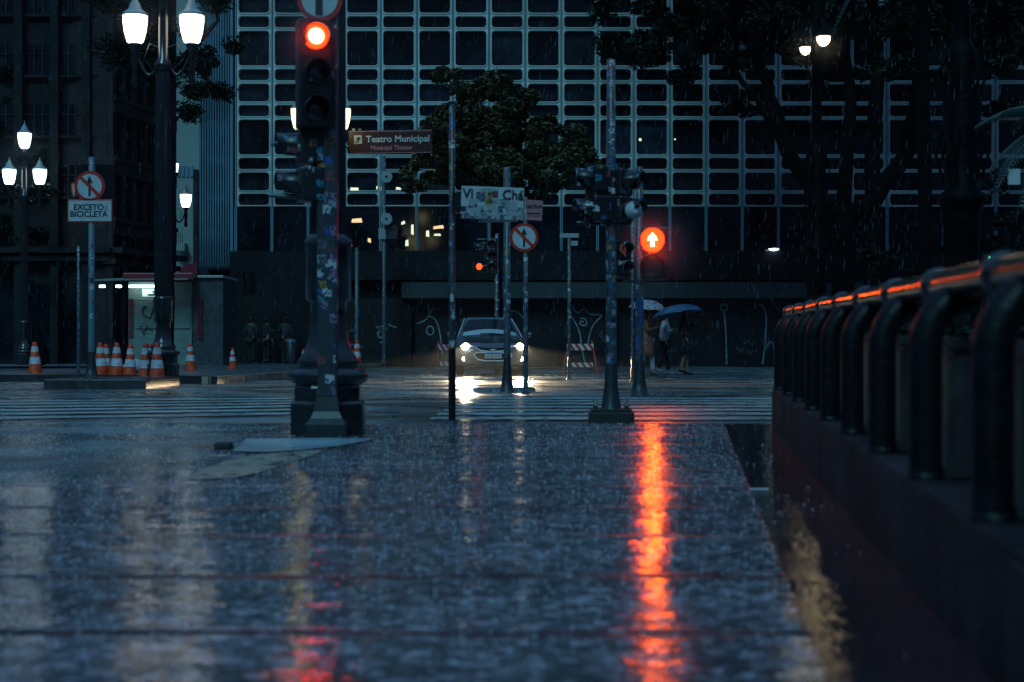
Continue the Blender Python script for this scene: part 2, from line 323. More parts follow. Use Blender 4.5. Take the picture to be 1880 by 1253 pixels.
paleyellow = wet_mat('paleyellow', (0.30, 0.27, 0.20), 0.3, 0.5, pud=0.3, b1=0.2, s1=9, b2=0.5, s2=60, var=0.3, worn=.40)
roadwear = wet_mat('roadwear', (0.26, 0.33, 0.34), 0.2, 0.4, pud=0.3, b1=0.2, s1=9, b2=0.5, s2=60, var=0.3, worn=.44)
puddle = wet_mat('puddle', (0.012, 0.018, 0.026), 0.05, 0.12, pud=0.3, b1=0.12, s1=6, b2=0.25, s2=30, var=0.3, worn=.36)
def strip_sheet(name, ys, x0, x1, dz, m, nx=2):
    mb = MB()
    for a, b in zip(ys[:-1], ys[1:]):
        mb.quad((x0, a, gz(a) + dz), (x1, a, gz(a) + dz), (x1, b, gz(b) + dz), (x0, b, gz(b) + dz))
    return mb.build(name, m, fix=False)
g = strip_sheet('road', [-30, 0, 13.2, 250], -160, 160, -0.03, asphalt); struct(g, 'wet dark asphalt road crossing beyond the pavement')
# the near road and the intersection get real unevenness
def rough_sheet(name, x0, x1, y0, y1, step, hfun, m, inside=None, jf=None):
    nx = int((x1 - x0) / step[0]); ny = int((y1 - y0) / step[1])
    xs = np.linspace(x0, x1, nx + 1); ys = np.linspace(y0, y1, ny + 1)
    X, Y = np.meshgrid(xs, ys); Z = hfun(X, Y)
    v = np.stack([X.ravel(), Y.ravel(), Z.ravel()], 1)
    i = np.arange(ny)[:, None] * (nx + 1) + np.arange(nx)[None, :]
    f = np.stack([i, i + 1, i + nx + 2, i + nx + 1], -1).reshape(-1, 4)
    if inside is not None:
        cx = (X[:-1, :-1] + X[1:, 1:]).ravel() / 2; cy = (Y[:-1, :-1] + Y[1:, 1:]).ravel() / 2
        f = f[inside(cx, cy)]
    me = bpy.data.meshes.new(name); me.vertices.add(len(v)); me.vertices.foreach_set('co', v.ravel())
    me.loops.add(len(f) * 4); me.loops.foreach_set('vertex_index', f.ravel().astype(np.int32))
    me.polygons.add(len(f)); me.polygons.foreach_set('loop_start', np.arange(len(f)) * 4); me.polygons.foreach_set('loop_total', np.full(len(f), 4))
    me.polygons.foreach_set('use_smooth', np.ones(len(f), bool)); me.update(); me.validate(); me.materials.append(m)
    if jf is not None: at = me.attributes.new('joint', 'FLOAT', 'POINT'); at.data.foreach_set('value', jf(X, Y).ravel().astype(np.float32))
    o = bpy.data.objects.new(name, me); COL.objects.link(o); return o
nr = np.random.RandomState(3)
def vnoise(X, Y, sc, seed):
    r = np.random.RandomState(seed); T = r.rand(256, 256)
    x = X * sc + 1000; y = Y * sc + 1000; xi = np.floor(x).astype(int); yi = np.floor(y).astype(int)
    fx = x - xi; fy = y - yi; fx = fx * fx * (3 - 2 * fx); fy = fy * fy * (3 - 2 * fy)
    a = T[xi % 256, yi % 256]; b = T[(xi + 1) % 256, yi % 256]; c = T[xi % 256, (yi + 1) % 256]; d = T[(xi + 1) % 256, (yi + 1) % 256]
    return (a * (1 - fx) + b * fx) * (1 - fy) + (c * (1 - fx) + d * fx) * fy - 0.5
def gzv(Y): return -0.0117 * np.maximum(0, 13.2 - Y)
joints = [3.1, 4.04, 4.97, 5.97, 6.92, 7.9, 8.85, 9.8, 10.8, 11.75, 12.7]
poly = [N(530, 779.01), N(440, 806), N(330, 868), N(180, 884), N(-60, 893)]
polyx = [p.x for p in poly]; polyy = [p.y for p in poly]
def edge_x(Y):   # left border of the pavement as a function of depth
    ys = np.array(polyy[::-1] + []); xs = np.array(polyx[::-1])
    return np.interp(Y, ys, xs, left=-9, right=xs[-1])
def h_pave(X, Y):
    z = gzv(Y) + 0.004
    z = z + 0.0035 * vnoise(X * .35, Y, 9, 1) + 0.0032 * vnoise(X * .3, Y, 20, 2) + 0.006 * vnoise(X, Y, 1.6, 3) + 0.0018 * vnoise(X * .3, Y, 42, 5)
    for j in joints:
        d = np.abs(Y - j - 0.03 * vnoise(X, Y, 1.2, 9)); z = z - 0.003 * np.exp(-(d / 0.03) ** 2)
    row = np.searchsorted(joints, Y.ravel()).reshape(Y.shape)
    dx = np.abs(((X + row * 0.37) / 0.9) % 1 - 0.5) * 0.9
    z = z - 0.002 * np.exp(-((0.45 - dx) / 0.012) ** 2)
    return z
def j_pave(X, Y):
    q = np.zeros_like(X)
    for k_, j in enumerate(joints):
        wj = .036 + .03 * vnoise(X, Y, .9, 21)
        d = np.abs(Y - j - 0.03 * vnoise(X, Y, 1.2, 9)); q = np.maximum(q, [1, 1, .95, .5, .75, .45, .6, .35, .55, .4, .5][k_] * np.exp(-(d / np.maximum(wj, .012)) ** 2))
    return q * np.clip(1.05 + .7 * vnoise(X, Y, 3, 22), 0, 1)
o = rough_sheet('pavement', -6.2, 2.1, 2.6, 13.2, (0.021, 0.019), h_pave, paving, lambda x, y: (x > edge_x(y)) & (x < PX(0.34, y)), j_pave)
struct(o, 'wet grey stone pavement with dark joints in the foreground')
o = rough_sheet('pavement', -6.2, 2.1, -2.0, 2.6, (0.08, 0.08), lambda X, Y: gzv(Y) + 0.004, paving); struct(o, 'wet pavement under the camera')
def h_road(X, Y): return gzv(Y) - 0.014 + 0.010 * vnoise(X, Y, 0.9, 11) + 0.006 * vnoise(X, Y, 2.6, 12) + 0.003 * vnoise(X, Y, 9, 13)
o = rough_sheet('intersection', -14, 12, 5.0, 60, (0.09, 0.09), h_road, asphalt, lambda x, y: (y > 13.2) | (x < edge_x(y))); struct(o, 'wet asphalt of the street corner with puddles')
# dark smooth stone gutter strip by the parapet
mb = MB(); ys = [-2 + 0.35 * i for i in range(44)]
for a, b in zip(ys[:-1], ys[1:]):
    if b > 13.2: break
    mb.quad((PX(0.31, a), a, gz(a) + 0.012), (PX(0.70, a), a, gz(a) + 0.012), (PX(0.70, b), b, gz(b) + 0.012), (PX(0.31, b), b, gz(b) + 0.012))
    mb.quad((PX(0.31, a), a, gz(a) - 0.01), (PX(0.31, a), a, gz(a) + 0.012), (PX(0.31, b), b, gz(b) + 0.012), (PX(0.31, b), b, gz(b) - 0.01))
struct(mb.build('gutter', stripstone, fix=False), 'smooth dark wet stone strip along the parapet foot')
# crossing stripes
def paint_quad(mb, a, b, wd, z0=0.001):
    a = Vector(a); b = Vector(b); n = 14; dy = wd / 2
    for i in range(n):
        p = a.lerp(b, i / n); q = a.lerp(b, (i + 1) / n); vs = []
        for r_, sg in ((p, -1), (q, -1), (q, 1), (p, 1)): vs.append((r_.x, r_.y + sg * dy + 0.05 * math.sin(r_.x * 1.3 + a.y) + 0.03 * math.sin(r_.x * 4.1 + sg), z0 + gz(r_.y)))
        mb.quad(*vs)
mb = MB()
for i in range(7):
    y = 20.2 - i * 0.98; s = F / y; py = HZ + CAMH * s
    xl = 852 - (py - 732) * 1.7
    paint_quad(mb, ((xl - 940) / s, y, 0), ((1475 - 940) / s, y + 0.1, 0), 0.62)
struct(mb.build('crossing', paint, fix=False), 'worn white zebra stripes beyond the pavement edge')
mb = MB()
for i in range(6):
    y0 = 19.0 - i * 0.95; y1 = y0 + 1.25
    s0 = F / y0; s1 = F / y1
    paint_quad(mb, ((-60 - 940) / s0, y0, 0), ((535 - 940) / s1, y1, 0), 0.52)
struct(mb.build('crossing', paint, fix=False), 'worn white zebra stripes left of the lamp post')
def patch(mb, pts, seed):
    rg = random.Random(seed); P = [N(*q) for q in pts]; out = []
    for a, b in zip(P, P[1:] + P[:1]):
        for i in range(8): q = a.lerp(b, i / 8); q += Vector((rg.uniform(-.06, .06), rg.uniform(-.12, .12), 0)); q.z = gz(q.y) + .002; out.append(q)
    mb.add(out, [tuple(range(len(out)))])
mb = MB(); mb.add([N(428, 832) + Vector((0, 0, .013)), N(452, 809) + Vector((0, 0, .013)), N(600, 807) + Vector((0, 0, .013)), N(690, 808) + Vector((0, 0, .013)), N(655, 816) + Vector((0, 0, .013)), N(605, 824) + Vector((0, 0, .013)), N(560, 829) + Vector((0, 0, .013)), N(500, 833) + Vector((0, 0, .013))], [tuple(range(7, -1, -1))])
struct(mb.build('kerb', palestone, fix=False), 'pale wet kerb slab in front of the black lamp post')
mb = MB(); mb.add([p + Vector((0, 0, .009)) for p in (N(335, 884), N(372, 864), N(420, 848), N(470, 838), N(530, 832), N(600, 827), N(575, 838), N(530, 852), N(485, 868), N(430, 880))], [tuple(range(9, -1, -1))])
struct(mb.build('kerb', paleyellow, fix=False), 'pale yellowish worn kerb curve at the pavement corner')
p = N(412, 826); mb = MB(); mb.box((-.06, -.05, 0), (.05, .06, .05), bev=.012); tag(mb.build('drain_block', M['blackmatte'], loc=p), 'small black block lying at the tip of the pale kerb', 'block')
p = N(1394, 906); mb = MB(); mb.box((-.045, -.02, .012), (.045, .02, .02), bev=.003); tag(mb.build('litter', M['paper'], loc=p + Vector((0, 0, .004))), 'small white scrap of litter on the dark stone strip', 'litter')
# far left pavement; warm light is painted into the corner kerb
SW = 0.12
edge = [(-300, 706), (0, 700), (150, 699), (300, 701), (385, 704), (450, 700), (540, 692), (600, 686), (640, 680), (700, 674)]
ep = [G((x), y) for x, y in edge]
mb = MB(); back = 75
for a, b in zip(ep[:-1], ep[1:]):
    mb.quad((a.x, a.y, SW), (b.x, b.y, SW), (b.x * 1.0, back, SW), (a.x, back, SW))
struct(mb.build('sidewalk', farpave, fix=False), 'wet raised pavement of the far left street corner')
mb = MB(); mb2 = MB()
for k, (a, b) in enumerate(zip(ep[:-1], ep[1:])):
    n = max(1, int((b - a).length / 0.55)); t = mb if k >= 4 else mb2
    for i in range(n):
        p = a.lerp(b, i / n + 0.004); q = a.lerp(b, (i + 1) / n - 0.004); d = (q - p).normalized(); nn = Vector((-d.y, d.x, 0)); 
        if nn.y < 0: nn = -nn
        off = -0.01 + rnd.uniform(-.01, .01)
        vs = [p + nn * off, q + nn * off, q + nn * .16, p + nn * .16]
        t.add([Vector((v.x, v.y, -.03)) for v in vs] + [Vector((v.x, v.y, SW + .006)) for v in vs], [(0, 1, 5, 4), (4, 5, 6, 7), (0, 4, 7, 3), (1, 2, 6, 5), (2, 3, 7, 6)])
struct(mb.build('kerb', M['kerb']), 'stone kerb of the far corner, warm headlight light put into its pale colour')
struct(mb2.build('kerb', M['stone']), 'dark stone kerb of the far left pavement')
a = G(80, 713); b = G(268, 713)
mb = MB(); mb.box((a.x, a.y, -0.03), (b.x, a.y + 2.6, .145), bev=.02)
struct(mb.build('traffic_island', M['kerbdark']), 'low dark island slab at the foot of the left sign post')
# small traffic island in the middle
mb = MB(); a = G(868, 719); mb.lathe([(0.50, -0.02), (0.48, 0.03), (0.42, 0.045)], 20, c=(G(925, 716).x, G(925, 716).y, 0))
struct(mb.build('traffic_island', farpave), 'small low island under the middle sign poles')

# ================================================================== PARAPET
pr = thing('parapet', 'low dark stone parapet wall with bent pipe railing at right', 'parapet', (0, 0, 0))
def along(mb, x0, x1, y0, y1, z0, z1, bev=0.008):
    vs = []
    for (x, y, z) in ((x0, y0, z0), (x1, y0, z0), (x1, y1, z0), (x0, y1, z0), (x0, y0, z1), (x1, y0, z1), (x1, y1, z1), (x0, y1, z1)):
        vs.append(Vector((PX(x, y), y, gz(y) + z)))
    bm = bmesh.new(); bv = [bm.verts.new(v) for v in vs]
    for f in [(0, 3, 2, 1), (4, 5, 6, 7), (0, 1, 5, 4), (1, 2, 6, 5), (2, 3, 7, 6), (3, 0, 4, 7)]: bm.faces.new([bv[i] for i in f])
    if bev: bmesh.ops.bevel(bm, geom=bm.edges[:], offset=bev, segments=2, affect='EDGES')
    bm.verts.index_update(); mb.add([v.co.copy() for v in bm.verts], [[v.index for v in f.verts] for f in bm.faces]); bm.free()
mb = MB(); y = 12.4
while y > 3.4:
    n = 1.5 if y > 5 else y - 3.36
    along(mb, .672, 1.35, y - n + .006, y, -.05, .32); y -= n
mb.build('wall', M['parapet'], pr)
mb = MB(); along(mb, .655, 1.4, -1.5, 3.30, -.05, .325, .02); mb.build('pier', M['parapet'], pr)
for k in range(12):
    yk = 12.55 - k * 1.07
    if yk < 0.4: break
    mb = MB(); along(mb, .80, 1.02, yk - .24, yk + .16, .31, .72, .02); along(mb, .785, 1.035, yk - .255, yk + .175, .32, .37, .01); along(mb, .79, 1.03, yk - .25, yk + .17, .715, .755, .01)
    mb.build('post', M['stone'], pr)
    mb = MB(); pts = []
    for t in range(11):
        an = R(90) * t / 10; pts.append((PX(.735 + .115 * (1 - math.cos(an)), yk - .2 + .12 * math.sin(an)), yk - .2, gz(yk) + .73 + .15 * math.sin(an)))
    pts = [(PX(.735, yk - .2), yk - .2, gz(yk) + .315), (PX(.735, yk - .2), yk - .2, gz(yk) + .6)] + pts
    mb.tube(pts, .05, 14); mb.lathe([(.055, 0), (.055, .02), (.04, .035)], 12, c=(PX(.735, yk - .2), yk - .2, gz(yk) + .315)); mb.build('bracket', M['tubeblack'], pr)
mb = MB()
for k in range(12):
    ya = 12.75 - k * 1.07; yb = ya - 1.07
    pa = Vector((PX(.84, ya), ya, gz(ya) + .925)); pb = Vector((PX(.84, yb), yb, gz(yb) + .925)); d = (pb - pa).normalized()
    mbk = MB(); mbk.tube([pa + d * .035, pb - d * .035], .05, 18)
    mbk.build('rail', M['rail'], pr)
    mbk = MB(); mbk.tube([pa - d * .05, pa - d * .03, pa + d * .03, pa + d * .05], [.045, .062, .062, .045], 18); mbk.build('rail_collar', M['blackiron'], pr)

hd = thing('filler_hedge', 'added dark foliage blacking out the gaps behind the parapet railing', 'filler_hedge', (0, 0, 0))  # added planting and solid core that blacken the gaps behind the rail
mb = MB(); rgh = random.Random(5); y = .8
while y < 13.0:
    for _ in range(150):
        x = rgh.uniform(1.25, 2.3); z = .3 + rgh.random() ** .5 * (.46 + .06 * math.sin(y * 3)); p = Vector((PX(x, y) , y + rgh.uniform(-.15, .15), gz(y) + z)); q = Euler((rgh.uniform(-1, 1), rgh.uniform(-1, 1), rgh.uniform(0, 6))).to_matrix(); s_ = rgh.uniform(.03, .06)
        mb.add([p + q @ Vector(v) * s_ for v in ((0, -1, 0), (.5, 0, .06), (0, 1.1, 0), (-.5, 0, .06))], [(0, 1, 2, 3)])
    y += .16
mb.build('foliage', M['leafdark'], hd, fix=False)
mb = MB(); along(mb, 1.36, 2.3, .2, 13.0, -.05, .62, .03); mb.build('dark_core', M['bark'], hd)

# ================================================================== GRID FACADE BUILDING
FS = 47.0; FY = F / FS
def fx(px): return (px - 940) / FS
def fz(py): return CAMH + (HZ - py) / FS
bd = thing('office_building', 'large office building with a pale lattice of rounded window frames', 'building', (0, 0, 0))
PITCH = 66.4; offs = [0, 70, 97, 136, 163]
rows = []
for per in range(-5, 1):
    base = 217 + 163 * per
    for a, b in zip(offs[:-1], offs[1:]): rows.append((base + a, base + b))
def rrect(x0, x1, z0, z1, r, n=3):
    pts = []
    for cx, cz, a0 in ((x1 - r, z1 - r, 0), (x0 + r, z1 - r, 90), (x0 + r, z0 + r, 180), (x1 - r, z0 + r, 270)):
        for i in range(n + 1):
            a = R(a0 + 90 * i / n); pts.append((cx + r * math.cos(a), cz + r * math.sin(a)))
    return pts
lat = MB(); wins = []
for c in range(24):
    xa = fx(433 + PITCH * c) + .035; xb = fx(433 + PITCH * (c + 1)) - .035
    for (ya, yb) in rows:
        z1 = fz(ya); z0 = fz(yb)
        inner = rrect(xa + .07, xb - .07, z0 + .06, z1 - .06, .13)
        outer = rrect(xa, xb, z0, z1, .012); n = len(inner)
        lip = rrect(xa + .035, xb - .035, z0 + .025, z1 - .025, .15)
        ring = [Vector((x, FY, z)) for x, z in outer] + [Vector((x, FY, z)) for x, z in lip] + [Vector((x, FY - .05, z)) for x, z in lip] + [Vector((x, FY - .05, z)) for x, z in inner] + [Vector((x, FY + .22, z)) for x, z in inner]
        fs = []
        for L_ in range(4):
            for k in range(n): fs.append((L_ * n + k, L_ * n + (k + 1) % n, (L_ + 1) * n + (k + 1) % n, (L_ + 1) * n + k))
        lat.add(ring, fs)
        wins.append((ya, yb, c, xa + .02, xb - .02, z0 + .02, z1 - .02))
lat.build('window_frame', M['lattice'], bd, fix=False)
vis = sorted([w_ for w_ in wins if w_[1] > 0 and w_[2] < 22], key=lambda w_: -(min(w_[1], 460) - max(w_[0], 0)))[:99]
rest = MB(); rg0 = random.Random(11)
for w_ in wins:
    mb = MB() if w_ in vis else rest
    mb.quad((w_[3], FY + .2, w_[5]), (w_[4], FY + .2, w_[5]), (w_[4], FY + .2, w_[6]), (w_[3], FY + .2, w_[6]))
    if w_ in vis: mb.build('window', M[rg0.choice(['glassdark', 'glassdark', 'glassdark', 'glassblind', 'glassgrey'])], bd, fix=False)
tag(rest.build('window', M['glassdark'], bd, fix=False), None, kind='stuff')
mb = MB()   # mullions between panels and down to the podium
for c in range(25):
    x = fx(433 + PITCH * c); mb.box((x - .022, FY - .09, fz(380)), (x + .022, FY + .1, fz(-560)))
    mb.box((x - .05, FY - .06, fz(462)), (x - .012, FY + .1, fz(380))); mb.box((x + .012, FY - .06, fz(462)), (x + .05, FY + .1, fz(380)))
mb.box((fx(424), FY - .1, fz(462)), (fx(428), FY + .2, fz(-560)))
mb.build('mullion', M['mullion'], bd)
mb = MB(); mb.box((fx(424), FY + .3, 0), (fx(2010), FY + 14, fz(-580))); mb.build('wall', M['dark'], bd)
mb = MB(); mb.box((fx(433), FY + .06, fz(462)), (fx(2010), FY + .09, fz(380))); mb.build('lobby_glass', M['glassdark'], bd)
mb = MB(); mb.box((fx(585), FY - .3, fz(515)), (fx(2010), FY + .3, fz(462))); mb.build('podium', M['dark'], bd)
mb = MB(); mb.box((fx(740), FY - .8, fz(549)), (fx(2010), FY - .3, fz(520))); mb.build('canopy', M['fascia'], bd)
mb = MB()
mb.box((fx(424), FY - .1, 0), (fx(584), FY + .3, fz(462))); mb.build('side_wall', M['dark'], bd)
for x0 in (585, 735, 1110, 1475, 1840): mb = MB(); mb.box((fx(x0) , FY - .5, 0), (fx(x0 + 22), FY + .3, fz(550))); mb.build('pillar', M['dark'], bd)
shs = []
for x0, x1 in ((757, 1110), (1132, 1475), (1497, 1840), (607, 735)):
    mb = MB(); z = 0
    while z < fz(549):
        mb.box((fx(x0), FY + .0, z), (fx(x1), FY + .1, z + .055)); mb.box((fx(x0), FY + .04, z + .055), (fx(x1), FY + .1, z + .075)); z += .075
    shs.append(mb.build('roller_shutter', M['shutter'], bd))
def spray(parent, paths, wd=.05, m=None):
    for pth in paths:
        mb = MB()
        pts = [Vector((fx(x), FY - .012, fz(y))) for x, y in pth]
        # smooth the path
        for _ in range(2):
            q = [pts[0]]
            for a, b in zip(pts[:-1], pts[1:]): q += [a.lerp(b, .25), a.lerp(b, .75)]
            pts = q + [pts[-1]]
        for a, b in zip(pts[:-1], pts[1:]):
            d = (b - a).normalized(); nn = Vector((-d.z, 0, d.x)) * wd / 2
            mb.quad(a - nn, b - nn, b + nn, a + nn)
        mb.build('graffiti', m or M['graffiti'], parent, fix=False)
spray(shs[0], [[(765, 595), (783, 588), (790, 575), (784, 555)], [(790, 575), (796, 565)], [(786, 580), (800, 585), (808, 610), (812, 650)], [(784, 602), (790, 598), (797, 604), (794, 616), (784, 614), (783, 604)],
               [(1050, 562), (1060, 578), (1073, 565), (1080, 578), (1105, 578)], [(1066, 585), (1076, 585), (1078, 598), (1066, 598), (1064, 590), (1072, 591)], [(1048, 580), (1064, 605), (1068, 640), (1074, 668)], [(1105, 580), (1085, 600), (1078, 640)], [(925, 580), (945, 568), (962, 585)]])
spray(shs[1], [[(1328, 558), (1336, 562), (1335, 570), (1326, 571), (1321, 563), (1328, 558)], [(1329, 572), (1333, 610), (1334, 670)], [(1393, 560), (1402, 562), (1407, 580), (1406, 620), (1400, 669)], [(1404, 645), (1413, 626), (1421, 632), (1422, 650)]], .055)
spray(bd, [[(690, 602), (705, 598), (712, 604)], [(692, 612), (710, 606)], [(697, 600), (693, 622), (704, 618)], [(708, 600), (705, 626), (698, 630)], [(712, 596), (728, 602)]], .04)
rgt = random.Random(31)
for (x0, x1, q) in ((620, 730, 0), (830, 1020, 0), (1100, 1128, 0), (1150, 1310, 1), (1345, 1390, 1), (1425, 1470, 1)):
    for _ in range(3 if x1 - x0 < 60 else 5):
        cx, cy = rgt.uniform(x0, x1), rgt.uniform(585, 655); w2 = rgt.uniform(5, 14); pth = [(cx - w2 + 2 * w2 * i / 7 + rgt.uniform(-3, 3), cy + rgt.uniform(-8, 8)) for i in range(8)]
        spray(shs[q], [pth], rgt.uniform(.025, .05), M['graffitidim'])
# glowing patches on the glazing for inside lamps and painted lamp reflections
for (x, y, w_, h, mm) in ((655, 405, 20, 8, 'warmlit'), (650, 346, 16, 6, 'paletlit'), (696, 344, 12, 8, 'paletlit'), (747, 446, 6, 12, 'paletlit'), (757, 420, 5, 20, 'paletlit'), (805, 418, 20, 6, 'warmlit'), (785, 428, 6, 12, 'paletlit'), (803, 431, 13, 4, 'paletlit'), (678, 440, 6, 8, 'warmlit'), (1176, 255, 5, 5, 'paletlit'), (1216, 285, 9, 4, 'warmlit'), (1240, 255, 3, 3, 'paletlit'), (733, 345, 14, 5, 'paletlit'), (740, 410, 7, 6, 'paletlit')):
    mb = MB(); yy = FY + .02 if y > 380 else FY + .16
    k = rnd.uniform(-.3, .3) * h
    mb.prism([(fx(x - w_ / 2), fz(y + h / 2)), (fx(x + w_ / 2), fz(y + h / 2 + k)), (fx(x + w_ / 2.4), fz(y - h / 2 + k)), (fx(x - w_ / 2.3), fz(y - h / 3))], .02, Matrix.Translation((0, yy, 0)))
    mb.build('glass_glow', M[mm], bd)
wl = thing('wall_lamp', 'small white wall lamp glowing on the podium right of the signals', 'lamp', (fx(1418), FY - .35, fz(459)))
mb = MB(); mb.lathe([(.02, -.06), (.16, -.03), (.2, .02), (.05, .06)], 14); mb.build('lamp_glass', M['tube'], wl)
mb = MB(); mb.box((-.04, .02, -.02), (.04, .14, .05)); mb.lathe([(.22, .02), (.2, .05), (.05, .08)], 14); mb.build('bracket', M['black'], wl)

# ================================================================== LEFT BUILDINGS
AS = 52.0; AY = F / AS
def ax(px): return (px - 940) / AS
def az(py): return CAMH + (HZ - py) / AS
ba = thing('stone_building', 'dark grey stone building with tall windows at the left edge', 'building')
mb = MB()
mb.box((ax(-120), AY + .35, SW), (ax(206), AY + 8, az(-70)))
for x in (-46, 26, 92, 150): mb.box((ax(x), AY - .05, SW), (ax(x + 15), AY + .34, az(-70)))
mb.box((ax(196), AY - .05, SW), (ax(208), AY + .34, az(-70)))
mb.build('wall', M['stonewall'], ba)
mb = MB()
for y0 in (455, 470): mb.box((ax(-120), AY - .35 + (y0 - 455) * .01, az(y0 + 10)), (ax(208), AY + .3, az(y0)))
mb.build('cornice', M['stonewall'], ba)
for row in range(-2, 2):
    yb = 248 + row * 112 if row < 2 else None
    if yb is None: continue
    for (x0, x1) in ((-28, 24), (43, 90), (109, 148), (167, 195)):
        mb = MB(); mb.box((ax(x0), AY + .30, az(yb)), (ax(x1), AY + .345, az(yb - 58)))
        wn = mb.build('window', M['glassdark'], ba)
        mb = MB()
        for k in range(1, 3): xx = ax(x0 + (x1 - x0) * k / 3); mb.box((xx - .025, AY + .25, az(yb)), (xx + .025, AY + .298, az(yb - 58)))
        mb.box((ax(x0), AY + .24, az(yb - 40) - .03), (ax(x1), AY + .297, az(yb - 40))); mb.build('window_bar', M['stonewall2'], wn)
        mb = MB(); mb.box((ax(x0) - .06, AY + .12, az(yb) - .1), (ax(x1) + .06, AY + .34, az(yb))); mb.build('sill', M['stonewall'], wn)
for (x0, x1) in ((-40, 24), (43, 90), (109, 148), (167, 195)):
    mb = MB(); mb.box((ax(x0), AY + .28, SW), (ax(x1), AY + .345, az(520))); mb.build('doorway', M['glassdark'], ba)
# street-side building receding to the right
P0 = Vector((ax(209), AY + .0, 0)); P1 = Vector(((322 - 940) / 47.6, F / 47.6, 0)); DB = (P1 - P0); LB = DB.length; DB.normalize(); NB = Vector((DB.y, -DB.x, 0))
angB = math.atan2(DB.y, DB.x)
bb = thing('corner_building', 'brownish stone building receding along the side street behind the kiosk', 'building', P0, angB)
zt = 15.2
def zB(py): return CAMH + (HZ - py) / 52.0
lev = [(290, 205), (178, 94), (66, -18), (402, 317)]
mb = MB(); mb.box((0, .25, SW), (LB, 8, zt))
for k in range(7): xx = LB * k / 6; mb.box((xx - .09, 0, SW), (xx + .09, .249, zt))
mb.build('wall', M['stonewall2'], bb)
mb = MB()
for (a, b) in lev: mb.box((-.05, -.1, zB(a) - .1), (LB + .05, .26, zB(a) + .06)); mb.box((-.05, -.04, zB(a) - .55), (LB + .05, .255, zB(a) - .11))
for y in (455, 475): mb.box((-.2, -.4 + (y - 455) * .012, zB(y + 10)), (LB + .2, .3, zB(y)))
mb.build('cornice', M['stonewall2'], bb)
for (a, b) in lev:
    for k in range(6):
        x0 = LB * k / 6 + .12; x1 = LB * (k + 1) / 6 - .12
        mb = MB(); mb.box((x0, .19, zB(a) + .08), (x1, .24, zB(b) - .12)); wn = mb.build('window', M['glassdark'], bb)
        mb = MB(); mb.box(((x0 + x1) / 2 - .02, .14, zB(a) + .08), ((x0 + x1) / 2 + .02, .188, zB(b) - .12)); mb.box((x0, .13, zB(b) - .8), (x1, .187, zB(b) - .74)); mb.build('window_bar', M['stonewall2'], wn)
for k in range(6):
    x0 = LB * k / 6 + .12; x1 = LB * (k + 1) / 6 - .12
    mb = MB(); mb.box((x0, .2, SW), (x1, .245, 2.7)); mb.build('shop_door', M['shutter'], bb)
# pale wall tower and ribbed block
CS = 36.0; CY = F / CS
def cx_(px): return (px - 940) / CS
def cz_(py): return CAMH + (HZ - py) / CS
bc = thing('pale_building', 'pale plastered building with a small balcony down the side street', 'building')
mb = MB(); mb.box((cx_(300), CY, 0), (cx_(366), CY + 10, 34)); mb.build('wall', M['palewall'], bc)
mb = MB(); mb.box((cx_(325), CY - .7, cz_(462)), (cx_(344), CY, cz_(448))); mb.lathe([(.05, -.5), (.3, -.15), (.42, 0)], 12, c=(cx_(335), CY - .35, cz_(462))); mb.build('balcony', M['palewall'], bc)
mb = MB()
for k in range(6): mb.box((cx_(322 + k * 3.6), CY - .72, cz_(448)), (cx_(322.8 + k * 3.6), CY - .68, cz_(430)))
mb.build('balcony_railing', M['black'], bc)
mb = MB(); mb.box((cx_(356), CY - .2, cz_(520)), (cx_(365), CY - .01, cz_(312))); mb.build('downpipe', M['stonewall2'], bc)
mb = MB()
for k in range(4): mb.box((cx_(326 + k * 8), CY - .08, cz_(325 + 0)), (cx_(331 + k * 8), CY - .01, cz_(305)))
mb.build('wall_lettering', M['bluewall'], bc)
mb = MB(); mb.prism([(cx_(322), cz_(522)), (cx_(366), cz_(522)), (cx_(366), cz_(482)), (cx_(342), cz_(488)), (cx_(326), cz_(508))], .3, Matrix.Translation((0, CY - .5, 0))); mb.build('shop_sign', M['maroon'], bc)
CS2 = F / (CY - 6)
def cr_(px): return (px - 940) / CS2
def czr_(py): return CAMH + (HZ - py) / CS2
br = thing('ribbed_building', 'blue grey ribbed office block overhanging the side street', 'building')
mb = MB(); mb.box((cr_(367), CY - 6, czr_(492)), (cr_(427), CY + 4, 36)); mb.build('wall', M['bluewall'], br)
mb = MB()
for k in range(13): xx = cr_(369 + k * 4.7); mb.box((xx - .03, CY - 6.18, czr_(490)), (xx + .03, CY - 6, 36))
mb.build('rib', M['bluewall'], br)
for k in range(5):
    mb = MB(); zz = czr_(420 - k * 66); mb.box((cr_(377), CY - 6.06, zz), (cr_(414), CY - 6.003, zz + 1.3)); mb.build('window', M['glassdark'], br)
mb = MB(); mb.box((cr_(367), CY - 4, 0), (cr_(374), CY + 3, czr_(492))); mb.box((cr_(404), CY - 4, 0), (cr_(424), CY + 3, czr_(492))); mb.build('pillar', M['dark'], br)
wl2 = thing('wall_lamp', 'small round white lamp low on the wall beside the kiosk', 'lamp', W(411, 524, 44))
mb = MB(); mb.lathe([(.02, -.07), (.08, -.04), (.09, .01), (.05, .06), (.02, .07)], 12); mb.build('lamp_glass', M['globecold'], wl2)
mb = MB(); mb.box((-.03, .05, -.03), (.03, .3, .03)); mb.build('bracket', M['black'], wl2)
mb = MB(); mb.box((cx_(160), CY + 12, 0), (cx_(440), CY + 16, 30)); tag(mb.build('backdrop_building', M['dark']), 'dark far building closing the end of the side street', 'building')

